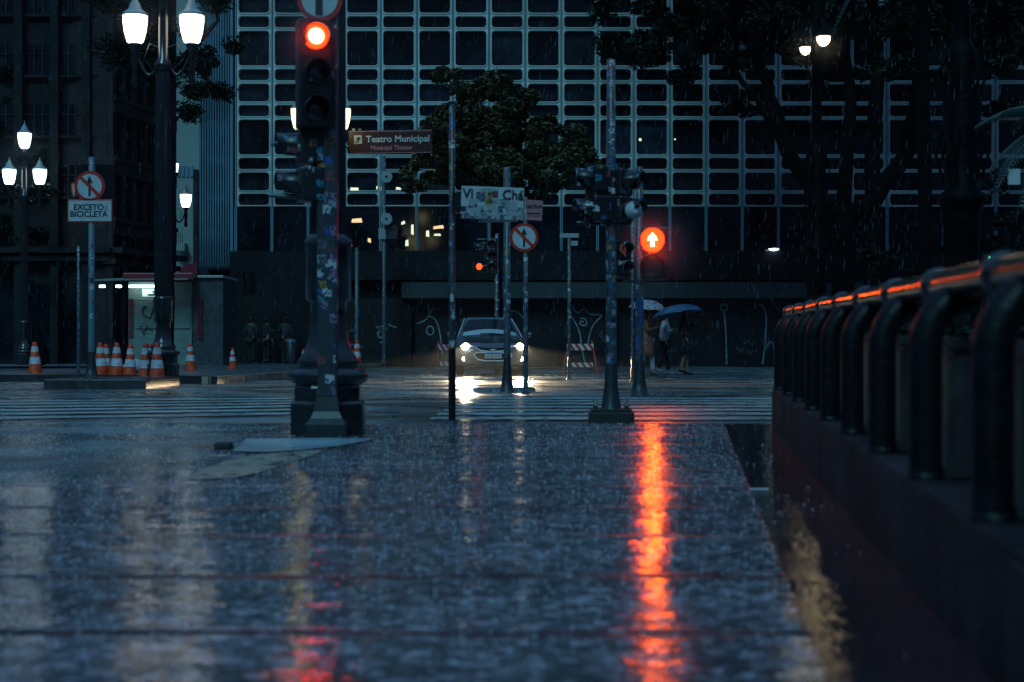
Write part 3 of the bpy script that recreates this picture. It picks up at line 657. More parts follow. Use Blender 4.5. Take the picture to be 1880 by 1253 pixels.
# ================================================================== LAMP POSTS (three globes)
GLP = [(.10, -.34), (.15, -.30), (.20, -.12), (.225, .08), (.225, .17)]
def make_post(label, px, s, gm, z0, cr=.125):
    t = thing('lamp_post', label, 'street lamp', ((px - 940) / s, F / s, z0), 0, 'black iron street lamps with globes')
    mb = MB()
    mb.lathe([(.29, 0), (.29, .24), (.27, .26)], 8, smooth=False, rot=R(22.5)); mb.lathe([(.26, .26), (.26, .36), (.25, .38)], 8, smooth=False, rot=R(22.5))
    mb.lathe([(.245, .38), (.29, .41), (.30, .45), (.28, .485), (.21, .50), (.235, .53), (.235, .56), (.19, .62), (.15, .72), (.135, .9)], 20)
    mb.lathe([(.135, .9), (.135, 1.0), (.17, 1.02), (.17, 1.38), (.18, 1.4), (.18, 1.46), (.14, 1.5)], 20); mb.build('base', M['blackiron'], t)
    mb = MB(); mb.lathe([(cr, 1.5), (cr * .97, 3.0), (cr * .85, 5.6)], 32, flute=.09, smooth=False); mb.lathe([(.15, 2.2), (.15, 2.28)], 16)
    mb.lathe([(.105, 5.6), (.16, 5.65), (.16, 5.75), (.1, 5.85), (.085, 7.0), (.12, 7.05), (.12, 7.2), (.05, 7.35)], 16); mb.build('column', M['blackiron'], t)
    for sg in (-1, 1):
        mb = MB(); pts = []
        for k in range(9):
            u = k / 8; pts.append((sg * (.08 + .44 * u), 0, 5.75 - .28 * math.sin(math.pi * u) * (1 - u * .2) + .25 * u * u))
        mb.tube(pts, [.035 - .008 * (k / 8) for k in range(9)], 8)
        mb.tube([(sg * .09, 0, 6.05), (sg * .25, 0, 6.12), (sg * .36, 0, 5.85), (sg * .24, 0, 5.7)], .014, 6); mb.lathe([(.02, -.65), (.07, -.6), (.05, -.35), (.08, -.2), (.055, 0), (.10, .06), (.12, .12)], 12, c=(sg * .52, 0, 6.0)); mb.build('arm', M['blackiron'], t)
    for (gx, gz_) in ((-.52, 6.46), (.52, 6.46), (0, 7.69)):
        mb = MB(); mb.lathe(GLP, 20, c=(gx, 0, gz_)); gl = mb.build('lamp_globe', gm, t)
        mb = MB(); mb.lathe([(.235, .172), (.245, .20), (.2, .235), (.12, .30), (.10, .38), (.05, .46), (.02, .5), (.012, .6)], 16, c=(gx, 0, gz_)); mb.build('globe_cap', M['speaker'], gl)
    return t
POSTS = [("big black lamp post behind the orange cones with two white globes at the top edge", 300, 100, 'globe', SW),
         ("far left lamp post with three white globes in a triangle", 45, 54, 'globecold', SW),
         ("small distant lamp post glimpsed behind the big post near the pale building", 317, 46.5, 'globecold', SW),
         ("lamp post with two yellowish globes hidden behind the lit red signal", 589, 73.5, 'globeyellow', 0.0),
         ("nearest black lamp post with a massive stepped base at the pavement corner", 603, 245, 'speaker', -0.02)]
for lb, px, s, gm, z0 in POSTS: make_post(lb, px, s, M[gm], z0, .17 if s == 100 else .135)
# ornate posts behind the parapet
def ornate(label, px, s, sc, lamps):
    t = thing('ornate_lamp_post', label, 'street lamp', ((px - 940) / s, F / s, 0), 0, 'ornate iron lamp posts behind the parapet')
    mb = MB(); k = sc
    mb.lathe([(.3 * k, -.2), (.3 * k, .9), (.26 * k, 1.0), (.2 * k, 1.15), (.26 * k, 1.3), (.26 * k, 1.45), (.18 * k, 1.6), (.2 * k, 2.3), (.24 * k, 2.4)], 8, smooth=False)
    mb.build('base', M['ornateblack'], t)
    mb = MB(); mb.lathe([(.24 * k, 2.4), (.26 * k, 2.5), (.16 * k, 2.6), (.2 * k, 2.9), (.14 * k, 3.1), (.22 * k, 3.6), (.13 * k, 3.9), (.19 * k, 4.2), (.1 * k, 4.4)], 16)
    for a in range(6):
        an = R(60 * a); mb.tube([(math.cos(an) * .2 * k, math.sin(an) * .2 * k, 2.7), (math.cos(an) * .28 * k, math.sin(an) * .28 * k, 3.0), (math.cos(an) * .2 * k, math.sin(an) * .2 * k, 3.3)], .02, 6)
        mb.tube([(math.cos(an) * .18 * k, math.sin(an) * .18 * k, 3.7), (math.cos(an) * .26 * k, math.sin(an) * .26 * k, 4.0), (math.cos(an) * .12 * k, math.sin(an) * .12 * k, 4.3)], .02, 6)
    mb.build('ornament', M['ornateblack'], t)
    mb = MB(); mb.lathe([(.10 * k, 4.4), (.085 * k, 5.9), (.13 * k, 5.95), (.1 * k, 6.3), (.08 * k, 7.0)], 12, flute=.1); mb.build('column', M['ornateblack'], t)
    for (lx, ly, lz, r_) in lamps:
        mb = MB(); mb.tube([(0, 0, lz + .25), (lx * .5, ly * .5, lz + .42), (lx, ly, lz + .2)], .02, 8); mb.build('arm', M['ornateblack'], t)
        mb = MB(); mb.lathe([(.02, -r_ * 1.25), (r_ * .6, -r_), (r_ * .9, -r_ * .5), (r_, 0)], 16, c=(lx, ly, lz)); bl = mb.build('lamp_bowl', M['bowl'], t)
        mb = MB(); mb.lathe([(r_ * 1.5, .005), (r_ * 1.5, .02), (r_ * .7, .08), (r_ * .3, .2)], 16, c=(lx, ly, lz)); mb.build('lamp_shade', M['ornateblack'], bl)
    return t
ornate('ornate black lamp post with two small lit bowl lamps above the parapet', 1499, 100, 1.0, ((.07, -.3, 6.3, .125), (-.12, .45, 6.25, .10)))
ornate('unlit ornate lamp post, a dark silhouette at the right edge', 1766, 150, 1.15, ())

# ================================================================== SIGNAL HEADS
def signal_head(parent, loc, rz, n=3, lit=None, lr=.1, gap=.29, hood=.16, bodymat=None, litmat='redlit', arrow=False, plate=False):
    """signal housing facing local -y with n lenses; made of parts under parent"""
    m = Matrix.Translation(loc) @ Matrix.Rotation(rz, 4, 'Z'); bodymat = bodymat or M['black']
    mb = MB(); h = gap * n
    mb.box((-lr * 1.35, 0, -h / 2), (lr * 1.35, .18, h / 2), m, bev=.02)
    for i in range(1, n): zz = h / 2 - gap * i; mb.box((-lr * 1.37, -.004, zz - .006), (lr * 1.37, .184, zz + .006), m)
    body = mb.build('signal_housing', bodymat, parent)
    if plate: mbp = MB(); mbp.box((-lr * 2, .06, -h / 2 - .08), (lr * 2, .075, h / 2 + .08), m); mbp.build('backplate', M['blackmatte'], body)
    for i in range(n):
        zz = h / 2 - gap * (i + .5)
        mb = MB(); vs = []
        mm = m @ Matrix.Translation((0, -.004, zz)) @ Matrix.Rotation(R(90), 4, 'X')
        mb.lathe([(lr, -.01), (lr, .0), (lr * .7, .016), (lr * .25, .022)], 24); mb.v = [tuple(mm @ Vector(v)) for v in mb.v]
        ln = mb.build('signal_lens', M[litmat] if lit == i else M['lensoff'], parent)
        if lit == i and arrow:
            a = lr * .62; mb = MB(); mb.prism([(-a * .28, -a * .9), (a * .28, -a * .9), (a * .28, -a * .05), (a * .72, -a * .05), (a * .5, a * .45), (0, a), (-a * .5, a * .45), (-a * .72, -a * .05), (-a * .28, -a * .05)], .006, m @ Matrix.Translation((0, -.036, zz))); mb.build('arrow_symbol', M['redcore'], ln)
        elif lit == i and litmat == 'redlit':
            mb = MB(); mb.lathe([(lr * .72, 0), (lr * .55, .02), (lr * .1, .026)], 20); m3 = mm @ Matrix.Translation((0, 0, .01)); mb.v = [tuple(m3 @ Vector(v)) for v in mb.v]; mb.build('lamp_core', M['redcore'], ln)
        # visor: three quarter tube
        mb = MB(); n_ = 18; rings = []
        for (yy, rr) in ((0, lr * 1.08), (-hood, lr * 1.02), (-hood, lr * .97), (0, lr * 1.03)):
            ring = []
            for k in range(n_ + 1):
                an = R(-40 + 260 * k / n_); y2 = yy * (1 if math.sin(an) > -.1 else .55)
                ring.append(m @ Vector((math.cos(an) * rr, y2, zz + math.sin(an) * rr)))
            rings.append(ring)
        mb.loft(rings, closed=False, cap=False); mb.build('visor', bodymat, parent, fix=False)
    return body
stA = sticker_mat('stickersA', (0.025, 0.04, 0.05), .85, 14, 1); stB = sticker_mat('stickersB', (0.035, 0.06, 0.08), .9, 18, 5); stC = sticker_mat('stickersC', (0.04, 0.07, 0.09), .65, 15, 9); stD = sticker_mat('stickersD', (0.012, 0.014, 0.018), .45, 17, 3)
stCone = sticker_mat('stickersE', (0.06, 0.09, 0.11), .5, 20, 12); stSign = sticker_mat('stickersF', (0.42, 0.48, 0.5), .6, 20, 15)
def flared_base(mb, r, h0=.5, k=2.2):
    mb.lathe([(r * k, 0), (r * k, .015), (r * 1.9, .03), (r * 1.45, h0 * .35), (r * 1.12, h0 * .7), (r, h0)], 12)

# near signal with red light
PN = W(602, 800, 250); base = Vector((PN.x, PN.y, gz(PN.y)))
base_near = base.copy()
t = thing('traffic_signal', 'nearest traffic signal with a lit red lamp high on a sticker covered pole', 'traffic signal', base)
mb = MB(); mb.box((-.072, -.072, .3), (.072, .072, 3.6), bev=.015); mb.build('pole', stA, t)
mb = MB(); mb.box((-.15, -.15, -.01), (.15, .15, .11), bev=.01); rr = []
for z, w_ in ((.11, .138), (.14, .115), (.19, .092), (.30, .076)): rr.append([Vector((x * w_, y * w_, z)) for x, y in ((-1, -1), (1, -1), (1, 1), (-1, 1))])
mb.loft(rr, smooth=False); mb.build('pole_base', M['galvdark'], t)
signal_head(t, Vector((-.06, -.24, .62 + (HZ - 140) / 250)), R(18), 3, 0, .088, .262, .13)
mb = MB(); mb.box((-.13, -.06, 2.35), (-.06, 0, 2.4)); mb.box((-.11, -.16, 2.9), (-.05, .03, 2.95)); mb.build('bracket', M['galvdark'], t)
for zc in (CAMH + (HZ - 265) / 250, CAMH + (HZ - 335) / 250):
    signal_head(t, Vector((-.22, -.02, zc)), R(-72), 1, None, .09, .25, .16, stD)
mb = MB(); mb.tube([(-.1, 0, 1.75), (-.44, .02, 1.78)], .018, 8); mb.tube([(-.07, 0, 2.25), (-.42, .02, 2.15)], .018, 8); mb.build('bracket', M['galv'], t)
ld = bpy.data.lights.new('signal_light', 'SPOT'); ld.energy = 14; ld.color = (1, .04, .01); ld.spot_size = R(70); ld.spot_blend = .5; ld.shadow_soft_size = .07
lo = bpy.data.objects.new('signal_light', ld); COL.objects.link(lo); lo.location = base + Vector((-.1, -.42, CAMH + (HZ - 75) / 250)); lo.rotation_euler = (R(70), 0, R(180))
# round sign on top
def round_sign(parent, c, r, arrow=True, yaw=0.0, back=.012):
    m = Matrix.Translation(c) @ Matrix.Rotation(yaw, 4, 'Z')
    def ringm(a, n=40): return [(math.cos(2 * math.pi * k / n) * a, math.sin(2 * math.pi * k / n) * a) for k in range(n)]
    mb = MB(); mb.prism(ringm(r), back, m); red = mb.build('sign_plate', M['signred'], parent)
    mb = MB(); mb.prism(ringm(r * .8), .004, m @ Matrix.Translation((0, -.005, 0))); mb.build('sign_face', M['signwhite'], red)
    if arrow:
        a = r; mb = MB(); mb.prism([(-.07 * a, -.66 * a), (.07 * a, -.66 * a), (.07 * a, .22 * a), (.22 * a, .2 * a), (0, .66 * a), (-.22 * a, .2 * a), (-.07 * a, .22 * a)], .003, m @ Matrix.Translation((0, -.009, 0))); mb.build('arrow_symbol', M['signblack'], red)
        d = r * .84 / math.sqrt(2); w_ = r * .075
        mb = MB(); mb.prism([(-d - w_, d - w_), (d - w_, -d - w_), (d + w_, -d + w_), (-d + w_, d + w_)], .003, m @ Matrix.Translation((0, -.013, 0))); mb.build('slash', M['signred'], red)
    return red
sg = thing('road_sign', 'round red rimmed sign cut off by the top edge above the red signal', 'road sign', base + Vector((-.045, -.12, 3.19)))
mb = round_sign(sg, Vector((0, 0, 0)), .165, False)
mb = MB(); mb.box((-.03, -.0165, -.115), (.02, -.006, .03)); mb.build('sign_symbol', M['signblack'], sg)

# sticker pole with street name plate
def pole(label, px, pyb, pyt, r, m, s=None, cat='pole', z0=0.0, flare=False, name='sign_pole', tag_it=True, cap=True):
    s = s or sroad(pyb, z0); b = Vector(((px - 940) / s, F / s, z0)); top = CAMH + (HZ - pyt) / s - z0
    t = thing(name, label, cat, b)
    mb = MB(); mb.lathe([(r, .0), (r, top - .01), (r * .7, top)], 14); mb.build('shaft', m, t)
    mb = MB()
    if flare: flared_base(mb, r * 1.03, .5)
    else: mb.lathe([(r * 1.9, 0), (r * 1.9, .012), (r * 1.25, .03)], 12)
    mb.build('pole_base', M['galvdark'], t)
    return t, s, b
t1, s1, b1 = pole('slim sticker covered pole holding the street name plate, black at its foot', 830, 779, 195, .026, stA, s=219)
mb = MB(); mb.lathe([(.029, .0), (.031, .3), (.029, .63)], 12); mb.build('sleeve', M['black'], t1)
zc = CAMH + (HZ - 374) / 219
sn = thing('street_name_sign', 'white street name plate covered with stickers reading Chá', 'street sign', (b1.x + (904 - 830) / 219, b1.y - .03, zc), R(2))
m = Matrix.Rotation(R(-1.5), 4, 'Y').inverted()
rot = Matrix.Rotation(R(1.8), 4, 'Y')
mb = MB(); mb.box((-.262, 0, -.135), (.262, .012, .135), rot, bev=.004); pl = mb.build('sign_plate', M['signwhite'], sn)
mb = MB(); mb.box((-.262, -.004, -.135), (.262, -.0005, -.03), rot); mb.build('sticker_row', sticker_mat('stickersG', (0.3, 0.35, 0.38), .95, 22, 21), pl)
mb = MB()
for (x, z, w_, h) in ((-.16, -.0, .07, .06), (.0, .06, .09, .12), (-.085, .065, .06, .1), (.09, .0, .09, .07), (.17, -.02, .08, .07), (-.02, -.02, .1, .08)):
    mb.box((x - w_ / 2, -.006, z - h / 2), (x + w_ / 2, -.003, z + h / 2), rot)
mb.build('sticker_patch', sticker_mat('stickersH', (0.3, 0.35, 0.38), 1.0, 17, 31), pl)
for tx, xx in (("Vi", -.205), ("ad.do", -.05), ("Chá", .17)):
    mb = text_mb(tx, .115, .002, .0022, .95 if tx != "ad.do" else .7); mb.v = [tuple(rot @ (Vector(v) + Vector((xx, -.0025 if tx == "ad.do" else -.008, .07)))) for v in mb.v]; mb.build('lettering', M['signblack'], pl)
mb = MB(); mb.box((-.34, .0, -.08), (-.262, .035, .09)); mb.build('clamp', M['black'], pl)

# middle sign poles
t2, s2, b2 = pole('grey post with a flared foot standing just right of the car bonnet', 931, 720, 308, .05, stC, s=127, flare=True)
t3, s3, b3 = pole('thin galvanised post carrying the round no straight ahead sign', 965, 724, 362, .034, stC, s=131)
sg = thing('road_sign', 'round no straight ahead sign on the thin post beside the car', 'road sign', Vector(((962 - 940) / 131, F / 131 - .05, CAMH + (HZ - 437) / 131)))
round_sign(sg, Vector((0, 0, 0)), .20)
sg = thing('street_name_sign', 'pink street name plate half hidden behind the white one reading Ramos', 'street sign', Vector(((981 - 940) / 131, F / 131 - .05, CAMH + (HZ - 387) / 131)))
mb = MB(); mb.box((-.115, 0, -.14), (.115, .01, .14), Matrix.Rotation(R(4), 4, 'Y'), bev=.003); pl = mb.build('sign_plate', M['pinksign'], sg)
mb = text_mb("raça Ramos", .085, .002, .0016, .55); mb.v = [tuple(Vector(v) + Vector((0, -.006, .055))) for v in mb.v]; mb.build('lettering', M['signblack'], pl)
mb = MB(); mb.box((-.10, -.004, -.055), (.08, -.001, -.035)); mb.box((-.11, -.004, -.085), (.11, -.001, -.078)); mb.build('text_lines', M['signblack'], pl)
mb = MB(); mb.box((-.27, 0, -.018), (.27, .012, .018), Matrix.Rotation(R(-1.5), 4, 'Y'))
tag(mb.build('sign_plate', M['galv'], loc=W(915, 406, 134)), 'narrow grey plate edge showing just under the white street name sign', 'plate')
t4, s4, b4 = pole('thin post with a small T shaped plate on top right of the car', 1045, 697, 430, .036, stC, s=87)
mb = MB(); mb.box((-.2, -.05, 2.99), (.2, -.03, 3.08)); mb.box((.04, -.05, 2.82), (.18, -.04, 2.92)); mb.build('top_plate', M['speaker'], t4)
t5, s5, b5 = pole('thin sticker dotted post close behind the big signal pole', 1161, 700, 395, .03, stB, s=92)

# big signal pole with sticker covered heads (no lit lamp)
sM = 213; bM = Vector(((1122 - 940) / sM, F / sM, 0))
t = thing('traffic_signal', 'tall sticker covered signal pole with unlit heads on a bolted footing', 'traffic signal', bM)
mb = MB(); mb.lathe([(.047, .5), (.044, 2.0), (.036, 3.12), (.03, 3.125)], 14); mb.build('pole', stB, t)
mb = MB(); mb.lathe([(.092, .115), (.085, .13), (.06, .3), (.05, .5)], 14); mb.build('pole_base', M['galvdark'], t)
mb = MB(); mb.box((-.19, -.15, -.02), (.19, .15, .09), bev=.015); mb.box((-.17, -.13, .088), (.17, .13, .115), bev=.005); mb.build('footing', M['blackmatte'], t)
for sx in (-1, 1):
    for sy in (-1, 1):
        mb = MB(); mb.lathe([(.014, .11), (.014, .15), (.009, .155), (.009, .2), (.005, .205)], 8, c=(sx * .135, sy * .1, 0)); mb.build('bolt', M['blackiron'], t)
def zM(py): return CAMH + (HZ - py) / sM
stH = sticker_mat('stickersJ', (0.008, 0.009, 0.012), .4, 16, 40)
for (px_, py_, rz) in ((1082, 330, -70), (1085, 385, -75), (1152, 335, 60), (1152, 385, 60)):
    signal_head(t, Vector(((px_ - 1122) / sM, -.02, zM(py_))), R(rz), 1, None, .085, .23, .15, stH)
signal_head(t, Vector((-.13, .1, zM(358))), R(-150), 2, None, .085, .24, .13, stH)
mb = MB(); mb.tube([(-.34, 0, zM(315)), (0, 0, zM(317)), (.2, 0, zM(315))], .016, 8); mb.tube([(-.3, 0, zM(410)), (.17, 0, zM(412))], .016, 8); mb.box((.04, -.03, zM(300)), (.08, .03, zM(420))); mb.box((-.22, -.03, zM(300)), (-.18, .03, zM(418))); mb.build('bracket', stH, t)
mb = MB(); mb.lathe([(.07, 0), (.075, .03), (.03, .06)], 20, c=((1160 - 1122) / sM, -.09, zM(388)), ax=(0.3, -1, 0)); mb.build('disc_sticker', M['signwhite'], t)
# pedestrian signal facing left/right between the two poles
t = thing('traffic_signal', 'small two lamp pedestrian signal with stickers left of the glowing red arrow', 'traffic signal', W(1146, 475, 140))
mb = MB(); mb.box((-.12, 0, -.02), (-.105, .1, .25)); 
signal_head(t, Vector((0, 0, 0)), R(28), 2, None, .085, .24, .12, stH)
mb = MB(); mb.box((-.02, .06, -.32), (.28, .1, -.28)); mb.build('bracket', M['galvdark'], t)
mb = MB(); mb.prism([(-.045, -.02), (.04, -.12), (.05, .0), (-.02, .06)], .008, Matrix.Translation((-.03, -.12, .13))); mb.build('orange_sticker', M['orangesign'], t)

# pole with the glowing red arrow
sR = 135; bR = Vector(((1174 - 940) / sR, F / sR, 0))
ld = bpy.data.lights.new('signal_light', 'SPOT'); ld.energy = 48; ld.color = (1, .15, .0); ld.spot_size = R(34); ld.spot_blend = .5; ld.shadow_soft_size = .085
lo = bpy.data.objects.new('signal_light', ld); COL.objects.link(lo); lo.location = ((1197 - 940) / sR, F / sR - .22, CAMH + (HZ - 452) / sR); lo.rotation_euler = (R(74), 0, R(180))
t = thing('traffic_signal', 'traffic signal glowing red with an upward arrow above the orange reflection', 'traffic signal', bR)
mb = MB(); mb.lathe([(.058, .45), (.052, 3.1), (.04, 3.11)], 14); mb.build('pole', stC, t)
mb = MB(); flared_base(mb, .06, .48, 2.3); mb.build('pole_base', M['galvdark'], t)
signal_head(t, Vector(((1197 - 1174) / sR, -.05, CAMH + (HZ - 466) / sR)), R(-3), 2, 0, .165, .36, .14, M['black'], arrow=True)
mb = MB(); mb.box((.0, -.02, 2.05), (.08, .08, 2.1)); mb.build('bracket', M['galvdark'], t)
mb = MB(); mb.box((-.035, -.062, .95), (.035, -.05, 1.35)); mb.box((-.05, -.064, .62), (-.01, -.05, .82)); mb.build('blue_sticker', M['clothblue'], t)

# small far signal with a dim red lamp
sF = 90; bF = Vector(((912 - 940) / 72, F / 72, 0))
t = thing('traffic_signal', 'far traffic signal behind the car with a small dim red lamp', 'traffic signal', bF)
zf = lambda py: CAMH + (HZ - py) / 72
mb = MB(); mb.lathe([(.06, 0), (.05, zf(430)), (.03, zf(429))], 12); mb.build('pole', stA, t)
signal_head(t, Vector((-.12, -.1, zf(470))), R(0), 3, None, .1, .29, .14, stD)
signal_head(t, Vector((-.45, -.05, zf(490))), R(20), 1, 0, .085, .25, .02, M['black'], litmat='redfar')
signal_head(t, Vector((-.42, -.05, zf(455))), R(-60), 1, None, .1, .28, .16, stD)
mb = MB(); mb.tube([(0, 0, zf(440)), (-.5, 0, zf(440))], .02, 8); mb.tube([(0, 0, zf(485)), (-.45, 0, zf(490))], .02, 8); mb.build('bracket', M['galv'], t)

# left sign post: round sign over EXCETO BICICLETA
sL = 110; bL = Vector(((168 - 940) / sL, F / sL, .14))
t = thing('sign_pole', 'flared sign pole on the dark island left of the cones', 'pole', bL)
zl = lambda py: CAMH + (HZ - py) / sL - .14
mb = MB(); mb.lathe([(.055, .4), (.05, zl(290)), (.04, zl(289))], 14); mb.build('shaft', sticker_mat('stickersK', (0.10, 0.17, 0.21), .3, 11, 44), t)
mb = MB(); flared_base(mb, .06, .45, 2.5); mb.build('pole_base', M['galvdark'], t)
sg = thing('road_sign', 'round no straight ahead sign above the white bicycle exception plate', 'road sign', bL + Vector((-.015, -.06, zl(343)))); round_sign(sg, Vector((0, 0, 0)), .255)
sg = thing('road_sign', 'white rectangular plate with red border reading EXCETO BICICLETA', 'road sign', bL + Vector((-.01, -.06, zl(388))))
mb = MB(); mb.box((-.375, 0, -.19), (.375, .012, .19), bev=.005); pl = mb.build('sign_plate', M['signred'], sg)
mb = MB(); mb.box((-.355, -.005, -.17), (.355, -.001, .17)); mb.build('sign_face', M['signwhite'], pl)
for tx, zz in (("EXCETO", .055), ("BICICLETA", -.06)):
    mb = text_mb(tx, .135, .002, .003, .98); mb.v = [tuple(Vector(v) + Vector((-.02, -.009, zz))) for v in mb.v]; mb.build('lettering', M['signblack'], pl)
mb = MB(); mb.box((.24, -.008, 0), (.3, -.006, .1)); mb.build('sticker_patch', M['speaker'], pl)
t = thing('traffic_signal', 'traffic signal seen from behind, dark lobes around the left round sign', 'traffic signal', W(168, 350, 104))
signal_head(t, Vector((-.05, .05, 0)), R(150), 3, None, .11, .31, .18, M['black']); signal_head(t, Vector((.2, .05, 0)), R(210), 3, None, .11, .31, .18, M['black'])
pole('thin dark sticker post left of the bicycle sign pole', 144, 688, 452, .03, stB, s=92, z0=SW)
pole('slim grey street light mast behind the cones near the black lamp post', 655, 672, 455, .07, stCone, s=50, z0=0, name='camera_pole')
# speaker pole
t, s_, b_ = pole('tall thin pole with two round horn speakers left of the tree', 705, 672, 285, .07, stCone, s=49, name='speaker_pole')
for py_ in (327, 404):
    mb = MB(); z = CAMH + (HZ - py_) / 49
    mb.lathe([(.22, 0), (.225, .02), (.18, .06), (.1, .16), (.06, .22), (.06, .36)], 20, c=(.12, -.42, z), ax=(0, 1, 0)); sp = mb.build('horn_speaker', M['speaker'], t)
    mb = MB(); mb.lathe([(.02, -.02), (.05, -.01), (.05, .05)], 12, c=(.12, -.42, z), ax=(0, 1, 0)); mb.build('driver', M['black'], sp)
mb = MB(); z = CAMH + (HZ - 428) / 49; mb.box((.12, -.2, z - .25), (.5, .1, z + .25), bev=.02); mb.build('control_box', M['galvdark'], t)
mb = MB(); mb.box((-.2, -.15, z - .25), (.08, .1, z + .15), bev=.02); mb.build('control_box', M['speaker'], t)
# brown tourist sign
st_ = 72; bT = W(717, 261, st_)
sg = thing('tourist_sign', 'brown sign reading Teatro Municipal hung beside the yellowish lamp', 'sign', bT)
rt = Matrix.Rotation(R(-.8), 4, 'Y')
mb = MB(); mb.box((-1.07, 0, -.3), (1.07, .03, .3), rt, bev=.01); pl = mb.build('sign_panel', M['brownsign'], sg)
mb = MB(); mb.box((-1.05, -.008, .265), (1.05, -.002, .28), rt); mb.box((-1.05, -.008, -.285), (1.05, -.002, -.27), rt); mb.build('border', M['pinksign'], pl)
for tx, sz, xx, zz in (("Teatro Municipal", .235, .19, .07), ("Municipal Theater", .155, .02, -.15)):
    mb = text_mb(tx, sz, .004, .004, 1.0); k = (1.62 if sz > .2 else 1.06) / max(1e-3, (max(v[0] for v in mb.v) - min(v[0] for v in mb.v)))
    mb.v = [tuple(rt @ Vector((v[0] * k + xx, v[1] - .01, v[2] + zz))) for v in mb.v]; mb.build('lettering', M['signwhite'] if sz > .2 else M['pinksign'], pl)
mb = MB(); mb.box((-.93, -.008, -.04), (-.73, -.003, .18), rt); pic = mb.build('pictogram', M['signwhite'], pl)
mb = MB(); mb.prism([(-.9, -.01), (-.84, .05), (-.88, .1), (-.8, .15), (-.76, .1), (-.8, .04), (-.83, 0)], .004, rt @ Matrix.Translation((0, -.013, 0))); mb.build('symbol', M['brownsign'], pic)
mb = MB(); mb.tube([(-1.05, .03, -.1), (-1.3, .03, -.2), (-1.6, .03, -.45)], .03, 8); mb.tube([(-.95, .03, .25), (-1.7, .03, .2)], .03, 8); mb.box((-.98, -.02, .28), (-.9, .05, .34)); mb.box((-.82, -.02, .28), (-.74, .05, .34)); mb.build('bracket', M['galv'], pl)
# orange banner on a pole
t, s_, b_ = pole('grey pole with a small orange banner near the side street', 471, 668, 466, .08, M['galvdark'], s=47, z0=SW, name='banner_pole')
mb = MB(); z = CAMH + (HZ - 521) / 47 - SW; mb.box((-.5, -.1, z - .44), (-.02, -.07, z + .44)); ban = mb.build('banner', M['orangesign'], t)
mb = MB(); mb.prism([(-.36, z - .15), (-.28, z - .2), (-.3, z + .1), (-.25, z + .28), (-.38, z + .3)], .004, Matrix.Translation((0, -.106, 0))); mb.build('symbol', M['black'], ban)
mb = MB(); mb.box((-.06, -.03, z + .6), (1.1, .05, z + 1.12)); mb.build('panel', M['galvdark'], t)
# small items right
mb = MB(); mb.box((-.12, -.03, -.16), (.12, .05, .16), bev=.01); tag(mb.build('lit_box', mat('boxlit', (.4, .5, .55), .5, emit=(.3, .6, .7), es=.05), loc=W(1862, 325, 90)), 'small pale box high by the right edge', 'box')
t = thing('traffic_signal', 'distant signal with a tiny green light above the parapet rail', 'traffic signal', W(1815, 460, 60))
signal_head(t, Vector((0, 0, 0)), R(25), 3, 2, .09, .26, .1, M['black'], litmat='greenlit')
mb = MB(); zz = W(1815, 460, 60).z; mb.lathe([(.05, -zz), (.045, .5)], 10, c=(.05, .25, 0)); mb.build('pole', M['galvdark'], t)

# ================================================================== CONES
def make_cone(label, px, pyb, h_px, kind, z0, tilt=0.0):
    s = sroad(pyb, z0); h = h_px / s
    t = thing('traffic_cone', label, 'traffic cone', ((px - 940) / s, F / s, z0), rnd.uniform(-.5, .5), 'orange traffic cones with white bands')
    b = .2 * h / .72; r0 = b * .78; r1 = .045 * h / .72
    def rr(z): return r0 + (r1 - r0) * z / h
    mb = MB(); mb.box((-b, -b, 0), (b, b, .035 * h), bev=.01)
    mb.lathe([(rr(.03 * h), .03 * h), (rr(.93 * h), .93 * h), (rr(h) * .9, .985 * h), (r1 * .55, h)], 20); cn = mb.build('cone_body', M['cone'], t)
    for (a, c) in ((.38, .58), (.72, .87)):
        mb = MB(); mb.lathe([(rr(a * h) + .003, a * h), (rr(c * h) + .003, c * h)], 20); mb.build('reflective_band', M['coneband'], t)
    mb = MB(); mb.lathe([(.014, 0), (.010, .012)], 10, c=(0, -rr(.93 * h) - .002, .93 * h), ax=(0, -1, .1)); mb.build('eyelet', M['black'], t)
    t.rotation_euler.x = rnd.uniform(-.035, .035); t.rotation_euler.y = rnd.uniform(-.04, .04)
    return t
for (lb, px, pyb, hp, z0) in (
    ('lone orange cone far left with a scuffed lower band', 65, 694, 66, 0.02), ('leftmost cone of the cluster beside the sign pole', 186, 699, 70, 0), ('cone half hidden behind the leftmost cone of the cluster', 193, 694, 62, 0),
    ('second cone of the cluster, tall with a dark eyelet', 214, 699, 70, 0), ('third cone of the cluster, a little shorter than its neighbours', 238, 699, 67, 0), ('front right cone of the cluster overlapping the last one', 268, 705, 75, 0),
    ('small narrow cone peeping between the two right cones of the cluster', 277, 694, 63, 0), ('last cone of the cluster touching the black lamp post base', 289, 706, 77, 0), ('cone just right of the big black lamp post base', 350, 683, 53, SW - .03),
    ('small cone on the far pavement in front of the kiosk corner', 427, 677, 37, SW), ('small cone close to the left side of the near signal pole', 557, 672, 31, .08),
    ('left cone of the three behind the near lamp post', 643, 672, 42, 0), ('middle front cone of the three behind the near lamp post', 655, 675, 50, 0), ('right cone of the three behind the near lamp post', 661, 672, 41, 0)):
    make_cone(lb, px, pyb, hp, 0, z0)
# sacks behind the cones
mb = MB(); mb.lathe([(.1, 0), (.22, .03), (.24, .15), (.16, .27), (.05, .32)], 14, c=(0, 0, 0)); mb.lathe([(.08, 0), (.2, .04), (.2, .12), (.1, .24), (.03, .27)], 12, c=(.25, .1, 0))
tag(mb.build('sack', M['clothwhite'], loc=Vector(((246 - 940) / 84, F / 84, SW))), 'pale sacks lying behind the cone cluster', 'sack')

